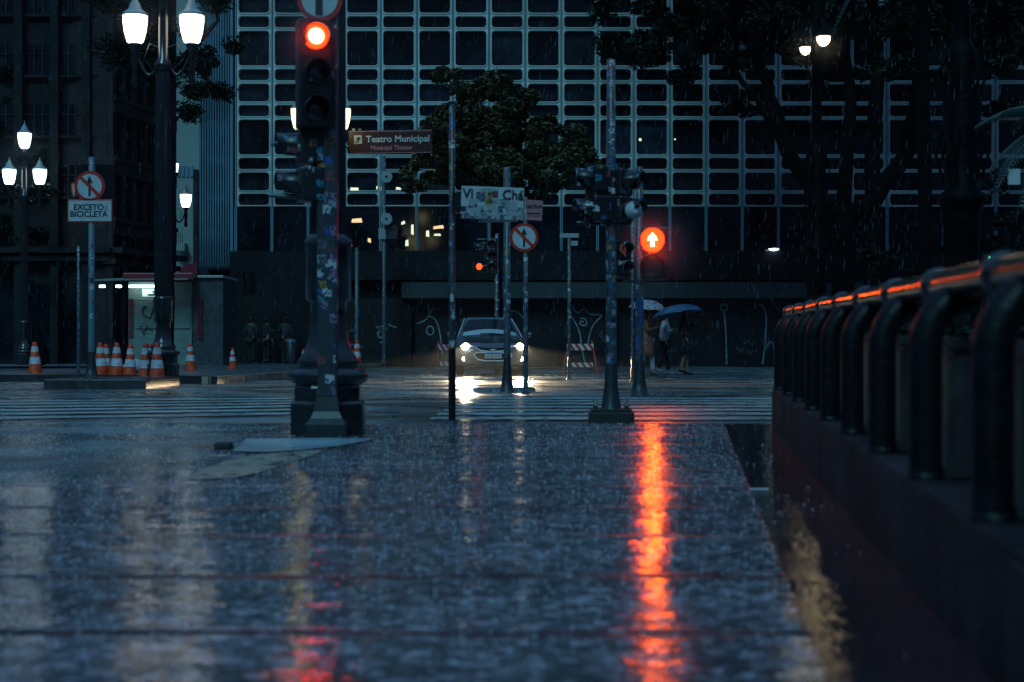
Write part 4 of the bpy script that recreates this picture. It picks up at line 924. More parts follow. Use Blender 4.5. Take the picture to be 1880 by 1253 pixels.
# ================================================================== STRIPED BARRIERS
strip = stripe_mat('barstripes', (0.62, 0.62, 0.62), (0.55, 0.04, 0.02), 2.2, R(35))
for lb, px, s, ry in (('folding road barrier with red and white striped boards right of the car', 1066, 68, R(-8)), ('folding striped road barrier behind the slim pole left of the car', 822, 62, R(25))):
    t = thing('road_barrier', lb, 'barrier', ((px - 940) / s, F / s, 0), ry, 'striped folding road barriers')
    for sx in (-1, 1):
        for (y0, y1) in ((-.28, 0), (.28, 0)):
            mb = MB(); mb.tube([(sx * .42 + sx * .05, y0, 0), (sx * .3, y1 - math.copysign(.02, -y0) * 1, .88)], .016, 6); mb.build('leg', M['cone'], t)
    for z, y, h in ((.70, -.10, .17), (.22, -.24, .12)):
        mb = MB(); mb.box((-.36, y - .035, z - h / 2), (.36, y - .015, z + h / 2)); mb.build('board', strip, t)

# ================================================================== CAR
car = thing('parked_car', 'dark sedan facing the camera with headlights and fog lamps on', 'car', ((905 - 940) / 76, F / 76 + .1, 0), R(4.5))
# cross sections: y (0 = nose, + back), half widths & heights
def section(y, wb, zb, wm, zm, wt, zt, crown):
    pts = []
    prof = [(0, zb), (wb * .7, zb), (wb, zb + .05), (wm, zm * .55 + zb * .45), (wm, zm), (wt, zt), (wt * .6, zt + crown * .7), (0, zt + crown)]
    half = [Vector((x, y, z)) for x, z in prof]
    return half + [Vector((-p.x, p.y, p.z)) for p in half[-2:0:-1]]
secs = [section(.0, .55, .26, .62, .52, .55, .60, .03), section(.05, .70, .22, .76, .56, .68, .68, .03), section(.18, .80, .20, .85, .60, .78, .76, .035), section(.5, .84, .19, .885, .68, .82, .84, .05),
        section(1.0, .86, .19, .895, .74, .84, .91, .06), section(1.35, .86, .19, .90, .78, .85, .95, .06), section(2.6, .86, .19, .90, .82, .86, .97, .03), section(3.6, .86, .2, .895, .84, .84, .99, .03), section(4.2, .82, .24, .87, .82, .78, .98, .04), section(4.5, .70, .3, .78, .74, .7, .88, .03)]
mb = MB(); mb.loft(secs); body = mb.build('body', M['carpaint'], car)
# greenhouse
def gh(y, w0, z0, w1, z1): return [Vector((-w0, y, z0)), Vector((-w1, y, z1 - .04)), Vector((-w1 * .85, y, z1)), Vector((w1 * .85, y, z1)), Vector((w1, y, z1 - .04)), Vector((w0, y, z0))]
def ghp(yb, yt, w0, z0, w1, z1): return [Vector((-w0, yb, z0)), Vector((-w1, yt, z1 - .05)), Vector((-w1 * .85, yt + .02, z1)), Vector((w1 * .85, yt + .02, z1)), Vector((w1, yt, z1 - .05)), Vector((w0, yb, z0))]
mb = MB(); mb.loft([ghp(1.15, 1.9, .76, .93, .60, 1.44), ghp(2.2, 2.4, .78, .95, .61, 1.475), ghp(3.2, 3.1, .77, .95, .60, 1.46), ghp(4.1, 3.7, .70, .96, .55, 1.36)]); mb.build('roof', M['carpaint'], car)
n_ = Vector((0, -(1.44 - .93), -(-.75))).normalized()
def ws(u, v, off=.012):   # u -1..1 across, v 0..1 up the windscreen
    w0 = .76 + (.60 - .76) * v; return Vector((u * w0 * .93, 1.15 + .75 * v, .93 + .47 * v)) + Vector((0, -.56, .83)) * off + Vector((0, -.06, .04)) * (1 - u * u) * (1 - .5 * v)
mb = MB(); rows_ = [[ws(-1 + 2 * i / 10, .04 + .9 * j / 6) for i in range(11)] for j in range(7)]; mb.loft(rows_, closed=False, cap=False); gl = mb.build('windscreen', M['carglass'], car, fix=False)
# dashboard reflection painted as a pale band over the lower glass
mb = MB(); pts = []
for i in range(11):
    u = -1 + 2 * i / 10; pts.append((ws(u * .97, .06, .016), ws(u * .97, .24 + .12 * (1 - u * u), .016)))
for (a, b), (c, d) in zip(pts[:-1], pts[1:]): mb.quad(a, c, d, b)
mb.build('painted_reflection', mat('reflection_tint', (.32, .44, .46), .3, coat=1.0), gl, fix=False)
mb = MB(); mb.tube([ws(-.35, .09, .03), ws(.05, .08, .035), ws(.6, .05, .03)], .012, 6); mb.lathe([(.04, 0), (.03, .03)], 10, c=ws(.03, .06, .02)); mb.build('wiper', M['black'], gl)
mb = MB(); mb.box((.02, 1.72, 1.33), (.12, 1.74, 1.345)); mb.build('mirror_sticker', M['speaker'], gl)
for sg_ in (-1, 1):
    mb = MB(); mb.tube([(sg_ * .80, 1.08, .94), (sg_ * .69, 1.5, 1.2), (sg_ * .60, 1.9, 1.41)], .016, 6); mb.build('pillar_trim', M['chrome'], car)
    mb = MB(); mb.box((sg_ * .95 - .11, 1.32, .93), (sg_ * .95 + .11, 1.45, 1.06), bev=.035); mb.tube([(sg_ * .84, 1.4, .95), (sg_ * .9, 1.4, .98)], .025, 6); mr = mb.build('door_mirror', M['carpaint'], car)
    mb = MB(); mb.box((sg_ * .95 - .10, 1.313, 1.015), (sg_ * .95 + .10, 1.322, 1.05)); mb.build('mirror_trim', M['speaker'], mr)
    for yw in (.85, 3.55):
        mb = MB(); mb.lathe([(.2, -.11), (.31, -.10), (.325, -.05), (.325, .05), (.31, .10), (.2, .11)], 24, c=(sg_ * .78, yw, .325), ax=(1, 0, 0)); wh = mb.build('wheel', M['rubber'], car)
        mb = MB(); mb.lathe([(.19, -.115), (.19, .115)], 16, c=(sg_ * .78, yw, .325), ax=(1, 0, 0)); mb.build('rim', M['galv'], wh)
    # headlight
    mb = MB(); mb.prism([(sg_ * .36, .665), (sg_ * .46, .62), (sg_ * .74, .645), (sg_ * .78, .73), (sg_ * .7, .76), (sg_ * .5, .72)], .12, Matrix.Translation((0, .075, 0))); hl = mb.build('headlight', M['headglow'], car)
    mb = MB(); mb.lathe([(.098, 0), (.07, .04), (.02, .06)], 20, c=(sg_ * .655, .07, .692), ax=(0, -1, 0)); mb.build('bulb_lens', M['head'], hl)
    mb = MB(); mb.lathe([(.075, 0), (.075, .02), (.05, .03)], 16, c=(sg_ * .68, .09, .41), ax=(0, -1, 0)); fg = mb.build('fog_light', M['black'], car)
    mb = MB(); mb.lathe([(.082, 0), (.055, .035), (.01, .04)], 16, c=(sg_ * .68, .065, .41), ax=(0, -1, 0)); mb.build('bulb_lens', M['head'], fg)
def curve_bar(pts, r, name, m, parent): mb = MB(); mb.tube(pts, r, 8); return mb.build(name, m, parent)
mb = MB(); mb.prism([(-.42, .70), (-.3, .615), (0, .585), (.3, .615), (.42, .70), (.2, .672), (0, .668), (-.2, .672)], .05, Matrix.Translation((0, -.035, 0))); gr = mb.build('grille', M['black'], car)
curve_bar([(-.46, -.01, .715), (-.32, -.04, .61), (-.1, -.05, .582), (.1, -.05, .582), (.32, -.04, .61), (.46, -.01, .715)], .018, 'chrome_trim', M['chrome'], gr)
mb = MB(); mb.prism([(-.44, .50), (-.36, .40), (-.2, .36), (.2, .36), (.36, .40), (.44, .50), (.36, .56), (-.36, .56)], .05, Matrix.Translation((0, -.03, 0))); lg = mb.build('lower_grille', M['black'], car)
curve_bar([(-.38, -.03, .565), (-.47, -.015, .50), (-.38, -.035, .395), (-.2, -.045, .355), (.2, -.045, .355), (.38, -.035, .395), (.47, -.015, .50), (.38, -.03, .565), (0, -.045, .545), (-.38, -.03, .565)], .018, 'chrome_trim', M['chrome'], lg)
mb = MB(); mb.prism([(-.075, .612), (-.02, .612), (-.02, .602), (.025, .602), (.03, .618), (.085, .622), (.07, .64), (.02, .64), (.02, .65), (-.025, .65), (-.03, .636), (-.085, .634)], .012, Matrix.Translation((0, -.065, 0))); mb.build('emblem', M['gold'], car)
mb = MB(); mb.box((-.2, -.075, .42), (.2, -.06, .55), bev=.004); pl = mb.build('licence_plate', M['plate'], car)
mb = MB(); mb.box((-.19, -.08, .52), (.19, -.0755, .547)); mb.build('plate_band', M['plateblue'], pl)
mb = text_mb("GCR1A16", .095, .002, .002, .88); mb.v = [tuple(Vector(v) + Vector((0, -.079, .468))) for v in mb.v]; mb.build('plate_number', M['signblack'], pl)
mb = MB(); mb.box((-.62, -.0, .17), (.62, .2, .25), bev=.02); mb.build('bumper_lip', M['black'], car)
mb = MB(); rings = []
for y, w_, z in ((.2, .62, .80), (.4, .68, .866), (.8, .70, .935), (1.08, .70, .985)): rings.append([Vector((x * w_, y, z + .008 - .028 * x * x)) for x in (-1, -.6, -.2, .2, .6, 1)])
mb.loft(rings, closed=False, cap=False); mb.build('bonnet', M['carpaint'], car, fix=False)

# headlight beams
for sg_ in (-1, 1):
    ld = bpy.data.lights.new('headlight_beam', 'SPOT'); ld.energy = 500; ld.color = (1, .76, .48); ld.spot_size = R(77); ld.spot_blend = .12; ld.shadow_soft_size = .06
    lo = bpy.data.objects.new('headlight_beam', ld); COL.objects.link(lo); lo.parent = car; lo.location = (sg_ * .655, -.06, .69); lo.rotation_euler = (R(49.5), 0, R(180 + sg_ * 20))

for sg_ in (-1, 1):
    ld = bpy.data.lights.new('headlight_beam', 'SPOT'); ld.energy = 6500; ld.color = (1, .74, .44); ld.spot_size = R(6.4); ld.spot_blend = .35; ld.shadow_soft_size = .06
    lo = bpy.data.objects.new('headlight_beam', ld); COL.objects.link(lo); lo.parent = car; lo.location = (sg_ * .655, -.07, .69); lo.rotation_euler = (R(90 - 5.2), 0, R(180 + sg_ * 10)); lo.scale = (8, 1, 1)
# ================================================================== KIOSK
sK = 55; KY = F / sK
kx = lambda px: (px - 940) / sK; kz = lambda py: CAMH + (HZ - py) / sK
kk = thing('kiosk', 'closed newsstand kiosk with a lit awning and graffiti on its shutter', 'kiosk', (kx(300), KY, SW))
def KP(px, py, y=0): return Vector((kx(px) - kx(300), y, kz(py) - SW))
mb = MB(); mb.box(KP(236, 672, .0), KP(352, 518, 2.6)); mb.build('wall', M['kioskmetal'], kk)
mb = MB(); mb.box(KP(352.5, 672, .05), KP(409, 512, 2.6)); mb.build('side_wall', M['kioskdark'], kk)
mb = MB(); a, b = KP(234, 503), KP(362, 515); mb.box((a.x, -.7, b.z), (b.x, 2.7, a.z), bev=.04); mb.build('roof_fascia', M['maroon'], kk)
mb = MB(); a, b = KP(363, 506), KP(411, 511); mb.box((a.x, -.1, b.z), (b.x, 2.7, a.z), bev=.03); mb.build('roof_edge', M['speaker'], kk)
mb = MB(); A = KP(180, 519, -1.2); B = KP(358, 517, -1.2); Cc = KP(355, 512, .0); D = KP(238, 512, .0); mb.add([A, B, Cc, D] + [v + Vector((0, 0, .04)) for v in (A, B, Cc, D)], [(0, 1, 2, 3), (4, 7, 6, 5), (0, 4, 5, 1), (1, 5, 6, 2), (2, 6, 7, 3), (3, 7, 4, 0)]); mb.build('awning', M['kioskmetal'], kk)
for x0, x1 in ((241, 298), (217, 227), (187, 197)):
    mb = MB(); a = KP(x0, 529); b = KP(x1, 524.5); mb.box((a.x, -.35, a.z), (b.x, -.25, b.z), bev=.01); mb.build('tube_light', M['tube'], kk)
mb = MB(); a = KP(249, 603); b = KP(350, 549); z = a.z
while z < b.z: mb.box((a.x, -.05, z), (b.x, -.003, z + .06)); mb.box((a.x, -.02, z + .06), (b.x, -.004, z + .085)); z += .085
sh = mb.build('roller_shutter', M['kioskmetal'], kk)
mb = MB()
for pth in ([(268, 562), (262, 570), (266, 580), (276, 585), (280, 575), (284, 562), (283, 553)], [(286, 590), (288, 572), (294, 560), (291, 553)], [(258, 600), (264, 612), (270, 600), (280, 606)], [(262, 566), (270, 563)]):
    pts = [KP(x, y, -.06) for x, y in pth]; mb.tube(pts, .028, 6)
mb.build('graffiti', M['graffitiblack'], sh)
mb = MB()
pts = [KP(258, 620, -.012), KP(265, 612, -.012), KP(275, 610, -.012), KP(284, 613, -.012), KP(289, 620, -.012)]; mb.tube(pts, .02, 6); mb.build('graffiti', M['paleyellow'] if 'paleyellow' in M else M['speaker'], kk)
mb = MB(); a = KP(262, 545); b = KP(298, 531); mb.box((a.x, -.05, a.z), (b.x, -.004, b.z)); ks = mb.build('light_sign', mat('ksign', (.8, .85, .85), .5, emit=(.8, 1, 1), es=.35), kk)
mb = text_mb("vivo", .17, .004, .006, 1.0); c = KP(288, 536); mb.v = [tuple(Vector(v) + Vector((c.x, -.056, c.z))) for v in mb.v]; mb.build('lettering', M['clothblue'], ks)
mb = MB(); c = KP(272, 542); mb.box((c.x, -.056, c.z - .03), (c.x + .25, -.051, c.z + .03)); mb.build('mark', M['signblack'], ks)
mb = MB(); c = KP(292, 542); mb.lathe([(.07, 0), (.06, .006)], 14, c=(c.x, -.051, c.z), ax=(0, -1, 0)); mb.build('mark', M['signred'], ks)
for x in (237, 363):
    mb = MB()
    for k in range(16): c = KP(x, 552 + k * 4.6); mb.box((c.x, -.03, c.z), (c.x + .16, -.002 if x == 237 else .05, c.z + .05))
    mb.build('magazine_rack', M['maroon'], kk)

# ================================================================== PEOPLE
def skin_obj(name, verts, edges, m, parent, root=0, sub=1):
    me = bpy.data.meshes.new(name); me.from_pydata([v[0] for v in verts], edges, []); o = bpy.data.objects.new(name, me); COL.objects.link(o); o.parent = parent
    o.modifiers.new('s', 'SKIN'); sv = me.skin_vertices[0].data
    for i, v in enumerate(verts):
        r = v[1]; sv[i].radius = (r, r) if not isinstance(r, tuple) else r
        sv[i].use_root = (i == root)
    o.modifiers['s'].use_smooth_shade = True; q = o.modifiers.new('u', 'SUBSURF'); q.levels = sub; q.render_levels = sub
    dg = bpy.context.evaluated_depsgraph_get(); em = bpy.data.meshes.new_from_object(o.evaluated_get(dg)); o.modifiers.clear(); o.data = em; em.materials.clear(); em.materials.append(m)
    return o
def person(label, loc, rz, H=1.68, stride=.0, lean=0.0, armR='hold', armL='down', top='clothblack', legs='clothblack', coat=None, coat_len=0.0, shorts=False, shoe='black', hairlen=.0, bag=None):
    k = H / 1.7
    t = thing('person', label, 'person', loc, rz)
    V = lambda x, y, z: Vector((x * k, y * k, z * k))
    # joints; facing -y, walking stride along y
    hip = .92; f = stride
    J = dict(pel=V(0, 0, .95), sp=V(0, lean * .3, 1.12), ch=V(0, lean * .6, 1.33), nk=V(0, lean, 1.46), hb=V(0, lean - .01, 1.54), ht=V(0, lean - .01, 1.645))
    sh = {s_: V(s_ * .17, lean * .8, 1.40) for s_ in (-1, 1)}
    el = {}; wr = {}
    for s_, a in ((1, armR), (-1, armL)):
        if a == 'hold': el[s_] = V(s_ * .23, -.10 + lean, 1.16); wr[s_] = V(s_ * .10, -.24 + lean, 1.30)
        elif a == 'chest': el[s_] = V(s_ * .22, -.08 + lean, 1.14); wr[s_] = V(s_ * .02, -.22 + lean, 1.22)
        else: el[s_] = V(s_ * .23, .03 + lean * .5, 1.13); wr[s_] = V(s_ * .24, -.06 + f * .3 * s_, .90)
    kn = {1: V(.09, -f * .55 - .02, .50), -1: V(-.09, f * .35 - .03, .50)}
    an = {1: V(.09, -f * .9, .085), -1: V(-.09, f * 1.0 + .02, .10 if not f else .16)}
    toe = {s_: an[s_] + V(0, -.15, -.055 if not (s_ == -1 and f) else -.11) for s_ in (-1, 1)}
    vs = []; es = []
    def add(p, r, par=None): vs.append((p, r * k if not isinstance(r, tuple) else (r[0] * k, r[1] * k))); i = len(vs) - 1; (es.append((par, i)) if par is not None else None); return i
    pel = add(J['pel'], .10); sp = add(J['sp'], .115, pel); ch = add(J['ch'], .125, sp); nk = add(J['nk'], .052, ch); hb = add(J['hb'], .078, nk); ht = add(J['ht'], .075, hb)
    for s_ in (-1, 1):
        a = add(sh[s_], .055, ch); b = add(el[s_], .04, a); c = add(wr[s_], .026, b); d = (wr[s_] - el[s_]).normalized(); p = add(wr[s_] + d * .05 * k, .03, c)
        side = Vector((1, 0, 0)) if abs(d.x) < .8 else Vector((0, 0, 1))
        for q in range(4):
            e = add(vs[p][0] + d * (.035 + .004 * q) * k + side * (q - 1.5) * .018 * k, .008, p); add(vs[e][0] + d * .03 * k + Vector((0, -.01, -.012)) * k, .007, e)
        add(vs[c][0] + d * .03 * k - side * .035 * k * s_, .009, c)
        h = add(V(s_ * .09, 0, .88), .068, pel); b = add(kn[s_], .055, h); c = add(an[s_], .036, b); add(toe[s_], .028, c)
    body = skin_obj('body', vs, es, M['skin'], t)
    # face features
    mb = MB(); mb.lathe([(.012, 0), (.008, .012), (.002, .02)], 8, c=J['hb'] + V(0, -.082, .02), ax=(0, -1, -.2)); mb.build('nose', M['skin'], t)
    mb = MB()
    for s_ in (-1, 1): mb.lathe([(.010, 0), (.006, .005)], 8, c=J['hb'] + V(s_ * .03, -.074, .045), ax=(0, -1, 0))
    mb.box(J['hb'] + V(-.022, -.082, -.03), J['hb'] + V(.022, -.07, -.022)); mb.build('eyes', M['black'], t)
    mb = MB(); hc = J['ht']; mb.lathe([(.04, -.05), (.085, -.02), (.092, .03), (.07, .075), (.02, .095)], 14, c=hc + V(0, .012, 0))
    mb.lathe([(.06, -.16 - hairlen), (.08, -.08), (.088, .0)], 12, c=hc + V(0, .03, 0)); mb.build('hair', M['hair'], t)
    # trousers / legs
    if not shorts:
        vs = []; es = []; pel = add(J['pel'], .15)
        for s_ in (-1, 1): h = add(V(s_ * .09, 0, .86), .112, pel); b = add(kn[s_], .075, h); add(an[s_].lerp(kn[s_], .05), .06, b)
        skin_obj('trousers', vs, es, M[legs], t)
    for s_ in (-1, 1):
        d = toe[s_] - an[s_]; c = an[s_]
        mb = MB(); mb.tube([c + Vector((0, .06 * k, -.04 * k)), c + Vector((0, 0, -.035 * k)), c + d * .6 + Vector((0, 0, -.008)), c + d * 1.15], [.035 * k, .05 * k, .042 * k, .022 * k], 10); mb.build('shoe', M[shoe], t)
    # upper garment
    vs = []; es = []; pel = add(J['pel'] + V(0, 0, -.06), .158); sp = add(J['sp'], .135, pel); ch = add(J['ch'], .145, sp); nk = add(J['nk'] + V(0, 0, -.03), .07, ch)
    for s_ in (-1, 1): a = add(sh[s_], .075, ch); b = add(el[s_], .058, a); add(wr[s_].lerp(el[s_], .08), .042, b)
    skin_obj('coat' if coat else 'shirt', vs, es, M[coat or top], t)
    if coat_len:
        rings = []; n = 18
        for z, rx, ry in ((1.0, .155, .13), (.85, .18, .15), (.7, .2, .17), (coat_len, .23, .20), (coat_len - .01, .21, .18), (.8, .15, .12)):
            rings.append([V(math.cos(2 * math.pi * i / n) * rx, math.sin(2 * math.pi * i / n) * ry - f * .1, z + .012 * math.sin(i * 2.1)) for i in range(n)])
        mb = MB(); mb.loft(rings, cap=False); mb.build('coat_skirt' if coat else 'skirt', M[coat or top], t, fix=False)
    if bag:
        mb = MB(); mb.box((.16 * k, -.1 * k, .86 * k), (.24 * k, .16 * k, 1.08 * k), bev=.03); mb.tube([(.19 * k, 0, 1.08 * k), (.05 * k, -.12, 1.25 * k), (-.1 * k, -.02, 1.43 * k)], .01, 6)
        o_ = mb.build('shoulder_bag', M[bag]); tag(o_, 'dark shoulder bag on the hip of the walker in the white top', 'bag'); o_.location = loc; o_.rotation_euler.z = rz
    return t, k, wr
def umbrella(label, loc, r, m, tilt=(0, 0), h=.85, drop=.22, rz=0):
    t = thing('umbrella', label, 'umbrella', loc, rz); t.rotation_euler = (tilt[0], tilt[1], rz)
    n = 8; sub = 4; rings = []
    for layer in (0, 1):
        rg = []
        for j in range(7):
            u = j / 6; rr = r * math.sin(u * 1.25) / math.sin(1.25) if u else .004; zz = h - drop * (1 - math.cos(u * 1.45)) / (1 - math.cos(1.45)) - layer * .006
            ring = []
            for i in range(n * sub):
                w_ = (i % sub) / sub; sag = math.sin(w_ * math.pi) * u * u; rad = rr * (1 - .07 * sag)
                an = 2 * math.pi * i / (n * sub); ring.append(Vector((math.cos(an) * rad, math.sin(an) * rad, zz + .025 * sag)))
            rg.append(ring)
        rings += rg if layer == 0 else rg[::-1]
    mb = MB(); mb.loft(rings, cap=False); mb.build('canopy', m, t, fix=False)
    mb = MB(); mb.tube([(0, 0, 0), (0, 0, h + .05)], .006, 8); mb.tube([(0, 0, 0), (0, 0, -.08), (.03, 0, -.11), (.05, 0, -.08)], .011, 8); mb.build('shaft', M['galvdark'], t)
    mb = MB()
    for i in range(n): an = 2 * math.pi * i / n; mb.tube([(0, 0, h - .02), (math.cos(an) * r * .6, math.sin(an) * r * .6, h - drop * .38), (math.cos(an) * r, math.sin(an) * r, h - drop)], .003, 4)
    mb.build('ribs', M['galvdark'], t)
    return t
um = bpy.data.materials.new('patterned'); um.use_nodes = True; _t = um.node_tree; _b = _t.nodes["Principled BSDF"]; _b.inputs['Roughness'].default_value = .4
_tc = _t.nodes.new("ShaderNodeTexCoord"); _v = _t.nodes.new("ShaderNodeTexNoise"); _v.inputs['Scale'].default_value = 22; _v.inputs['Distortion'].default_value = 2
_r = _t.nodes.new("ShaderNodeValToRGB"); _r.color_ramp.elements[0].position = .47; _r.color_ramp.elements[0].color = (.02, .02, .03, 1); _r.color_ramp.elements[1].position = .5; _r.color_ramp.elements[1].color = (.6, .58, .6, 1)
_t.links.new(_tc.outputs['Object'], _v.inputs[0]); _t.links.new(_v.outputs[0], _r.inputs[0]); _t.links.new(_r.outputs[0], _b.inputs['Base Color'])
p = G(1187, 690)
person('person in a brown knee length coat walking under a patterned umbrella', p, R(65), 1.62, .16, -.03, 'hold', 'chest', coat='clothbrown', coat_len=.52, legs='clothwhite', shoe='black', hairlen=.1)
umbrella('white umbrella with a dark squiggle pattern over the brown coat', p + Vector((-.02, -.06, 1.22)), .46, um, (R(6), R(4)), .62, .22)
p2 = G(1219, 688)
person('person in a white top and black trousers under the blue umbrella', p2, R(75), 1.58, .12, -.04, 'chest', 'down', top='clothwhite', legs='clothblack', shoe='clothwhite', bag='black')
p3 = G(1256, 689)
person('person in a dark knee length dress holding the blue umbrella', p3, R(80), 1.7, .05, -.02, 'hold', 'down', top='clothblack', coat='clothblack', coat_len=.52, shorts=True, shoe='black', hairlen=.2)
umbrella('big blue umbrella shared by two people walking at right', p3 + Vector((-.12, -.1, 1.22)), .64, M['umbblue'], (R(-5), R(-9)), .52, .24)
# far left people
def gp(px, pyb, z=SW): s = sroad(pyb, z); return Vector(((px - 940) / s, F / s, z))
person('person in dark trousers standing with back turned left of the group', gp(461, 667), R(170), 1.75, .06, 0, 'down', 'down', top='clothgrey', legs='clothblack')
person('person in dark jacket standing at the left of the waiting group', gp(489, 667), R(140), 1.72, .0, 0, 'chest', 'down', top='clothblack')
person('person with a blue grey shirt in the middle of the waiting group', gp(507, 666), R(20), 1.62, .1, -.05, 'down', 'chest', top='bluewall' if 'bluewall' in M else 'clothgrey', legs='clothblack')
person('person with a bag strap at the right of the waiting group', gp(524, 667), R(200), 1.74, .0, 0, 'chest', 'down', top='clothgrey', legs='clothblack')
pp = gp(431, 659); person('distant pedestrian under a dark umbrella beyond the kiosk', pp, R(180), 1.65, .05, 0, 'hold', 'down', top='clothgrey')
umbrella('dark umbrella of the distant pedestrian beyond the kiosk', pp + Vector((-.05, -.1, 1.2)), .55, M['umbdark'], (0, 0), .65, .22)
pp = gp(112, 664); person('pedestrian in the dark shopfront at far left under a black umbrella', pp, R(90), 1.68, .1, 0, 'hold', 'down', top='clothblack')
umbrella('black umbrella in front of the far left shopfront', pp + Vector((-.15, 0, 1.25)), .55, M['umbdark'], (0, R(-8)), .62, .22)
# litter bin by the group
t = thing('litter_bin', 'grey litter bin standing by the waiting group', 'bin', gp(521, 668.5) + Vector((.3, -.3, 0)))
mb = MB(); mb.lathe([(.2, 0), (.23, .75), (.22, .76)], 16); mb.build('bin_body', M['galvdark'], t); mb = MB(); mb.lathe([(.245, .76), (.245, .82), (.1, .9)], 16); mb.build('lid', M['galv'], t)

# ================================================================== TREES
def leaves(mb, c, r, n, sz, rg, squash=.7, flat=.5):
    for _ in range(n):
        u = Vector((rg.gauss(0, 1), rg.gauss(0, 1), rg.gauss(0, 1))).normalized() * (rg.random() ** .45) * r
        p = Vector(c) + Vector((u.x, u.y, u.z * squash)); a = rg.uniform(0, 6.28); b = rg.gauss(0, flat); q = Euler((b, rg.gauss(0, flat), a)).to_matrix(); s_ = sz * rg.uniform(.6, 1.4)
        vs = [p + q @ Vector(v) * s_ for v in ((0, -1, 0), (.45, 0, .06), (0, 1.1, 0), (-.45, 0, .06))]
        mb.add(vs, [(0, 1, 2, 3)])
def tree(name, label, base, limbs, blobs, seed, lm, lsz=.09, dens=420, tr=.2):
    rg = random.Random(seed); t = thing(name, label, 'tree', base)
    B = Vector(base); mb = MB()
    for pts, r0, r1 in limbs:
        P = [Vector(p) - B for p in pts]; q = []
        for a, b in zip(P[:-1], P[1:]):
            for i in range(4): q.append(a.lerp(b, i / 4) + Vector((rg.uniform(-1, 1), rg.uniform(-1, 1), rg.uniform(-1, 1))) * r0 * .25 * (0 if not q else 1))
        q.append(P[-1]); n = len(q); mb.tube(q, [r0 + (r1 - r0) * i / (n - 1) for i in range(n)], 9)
    tk = mb.build('trunk', M['bark'], t)
    mb = MB()
    for c, r in blobs:
        c = Vector(c) - B; k = max(4, int(r * r * 16))
        for _ in range(k):
            u = Vector((rg.gauss(0, 1), rg.gauss(0, 1), rg.gauss(0, 1))).normalized() * rg.uniform(.3, 1) * r
            cc = c + Vector((u.x, u.y, u.z * .7)); rr = rg.uniform(.25, .48) * (1 if r > .8 else .7)
            leaves(mb, cc, rr, int(dens * rr), lsz, rg)
            if rg.random() < .5: mb.tube([c, cc], [.015, .006], 4, cap=False)
    mb.build('crown', lm, t, fix=False); return t
def bl(lst, s, dy=1.0, seed=1):
    rg = random.Random(seed); out = []
    for px, py, rp in lst:
        p = W(px, py, s); p.y += rg.uniform(-dy, dy); out.append((p, rp / s))
    return out
sC = 62
tree('tree', 'broad olive green tree in front of the lattice facade in the centre', Vector(((918 - 940) / sC, F / sC, 0)),
     [([Vector(((918 - 940) / sC, F / sC, 0)), W(915, 500, sC), W(905, 380, sC)], .11, .08), ([W(905, 380, sC), W(860, 300, sC), W(850, 180, sC)], .08, .03), ([W(905, 380, sC), W(950, 290, sC), W(1010, 240, sC)], .08, .03), ([W(905, 380, sC), W(800, 320, sC)], .06, .02), ([W(905, 380, sC), W(1030, 310, sC)], .06, .02)],
     bl([(830, 150, 40), (875, 160, 50), (920, 165, 47), (960, 190, 38), (850, 210, 53), (900, 230, 65), (960, 240, 57), (1010, 230, 42), (1050, 265, 38), (800, 270, 53), (860, 290, 65), (930, 300, 65), (1000, 290, 59), (1050, 300, 41), (780, 325, 40), (840, 330, 47), (900, 335, 53), (960, 335, 47), (1075, 310, 24), (1030, 335, 41), (760, 340, 26)], sC), 5, M['leafolive'], .085, 900)
sT = 85
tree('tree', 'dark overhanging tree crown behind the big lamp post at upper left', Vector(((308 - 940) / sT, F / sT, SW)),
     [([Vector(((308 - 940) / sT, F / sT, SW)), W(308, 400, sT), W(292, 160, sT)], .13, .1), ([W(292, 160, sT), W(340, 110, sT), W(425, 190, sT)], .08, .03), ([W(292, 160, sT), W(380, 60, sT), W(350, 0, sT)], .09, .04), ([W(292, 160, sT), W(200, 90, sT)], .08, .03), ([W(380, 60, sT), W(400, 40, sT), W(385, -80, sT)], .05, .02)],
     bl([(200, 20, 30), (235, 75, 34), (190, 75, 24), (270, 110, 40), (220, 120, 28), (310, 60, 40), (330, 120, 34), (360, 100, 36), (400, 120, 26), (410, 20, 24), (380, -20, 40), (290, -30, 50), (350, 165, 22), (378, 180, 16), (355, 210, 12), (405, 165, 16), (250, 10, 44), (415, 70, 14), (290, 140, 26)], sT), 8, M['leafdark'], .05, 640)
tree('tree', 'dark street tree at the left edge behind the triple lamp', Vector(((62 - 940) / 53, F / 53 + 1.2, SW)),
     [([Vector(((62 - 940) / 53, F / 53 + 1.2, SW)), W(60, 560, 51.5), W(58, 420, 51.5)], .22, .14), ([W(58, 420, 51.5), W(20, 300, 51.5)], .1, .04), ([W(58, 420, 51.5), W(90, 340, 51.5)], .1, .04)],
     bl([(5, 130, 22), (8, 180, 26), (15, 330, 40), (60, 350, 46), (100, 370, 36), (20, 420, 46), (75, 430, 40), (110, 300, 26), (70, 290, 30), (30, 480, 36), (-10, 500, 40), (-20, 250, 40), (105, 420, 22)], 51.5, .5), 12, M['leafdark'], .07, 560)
sU = 92
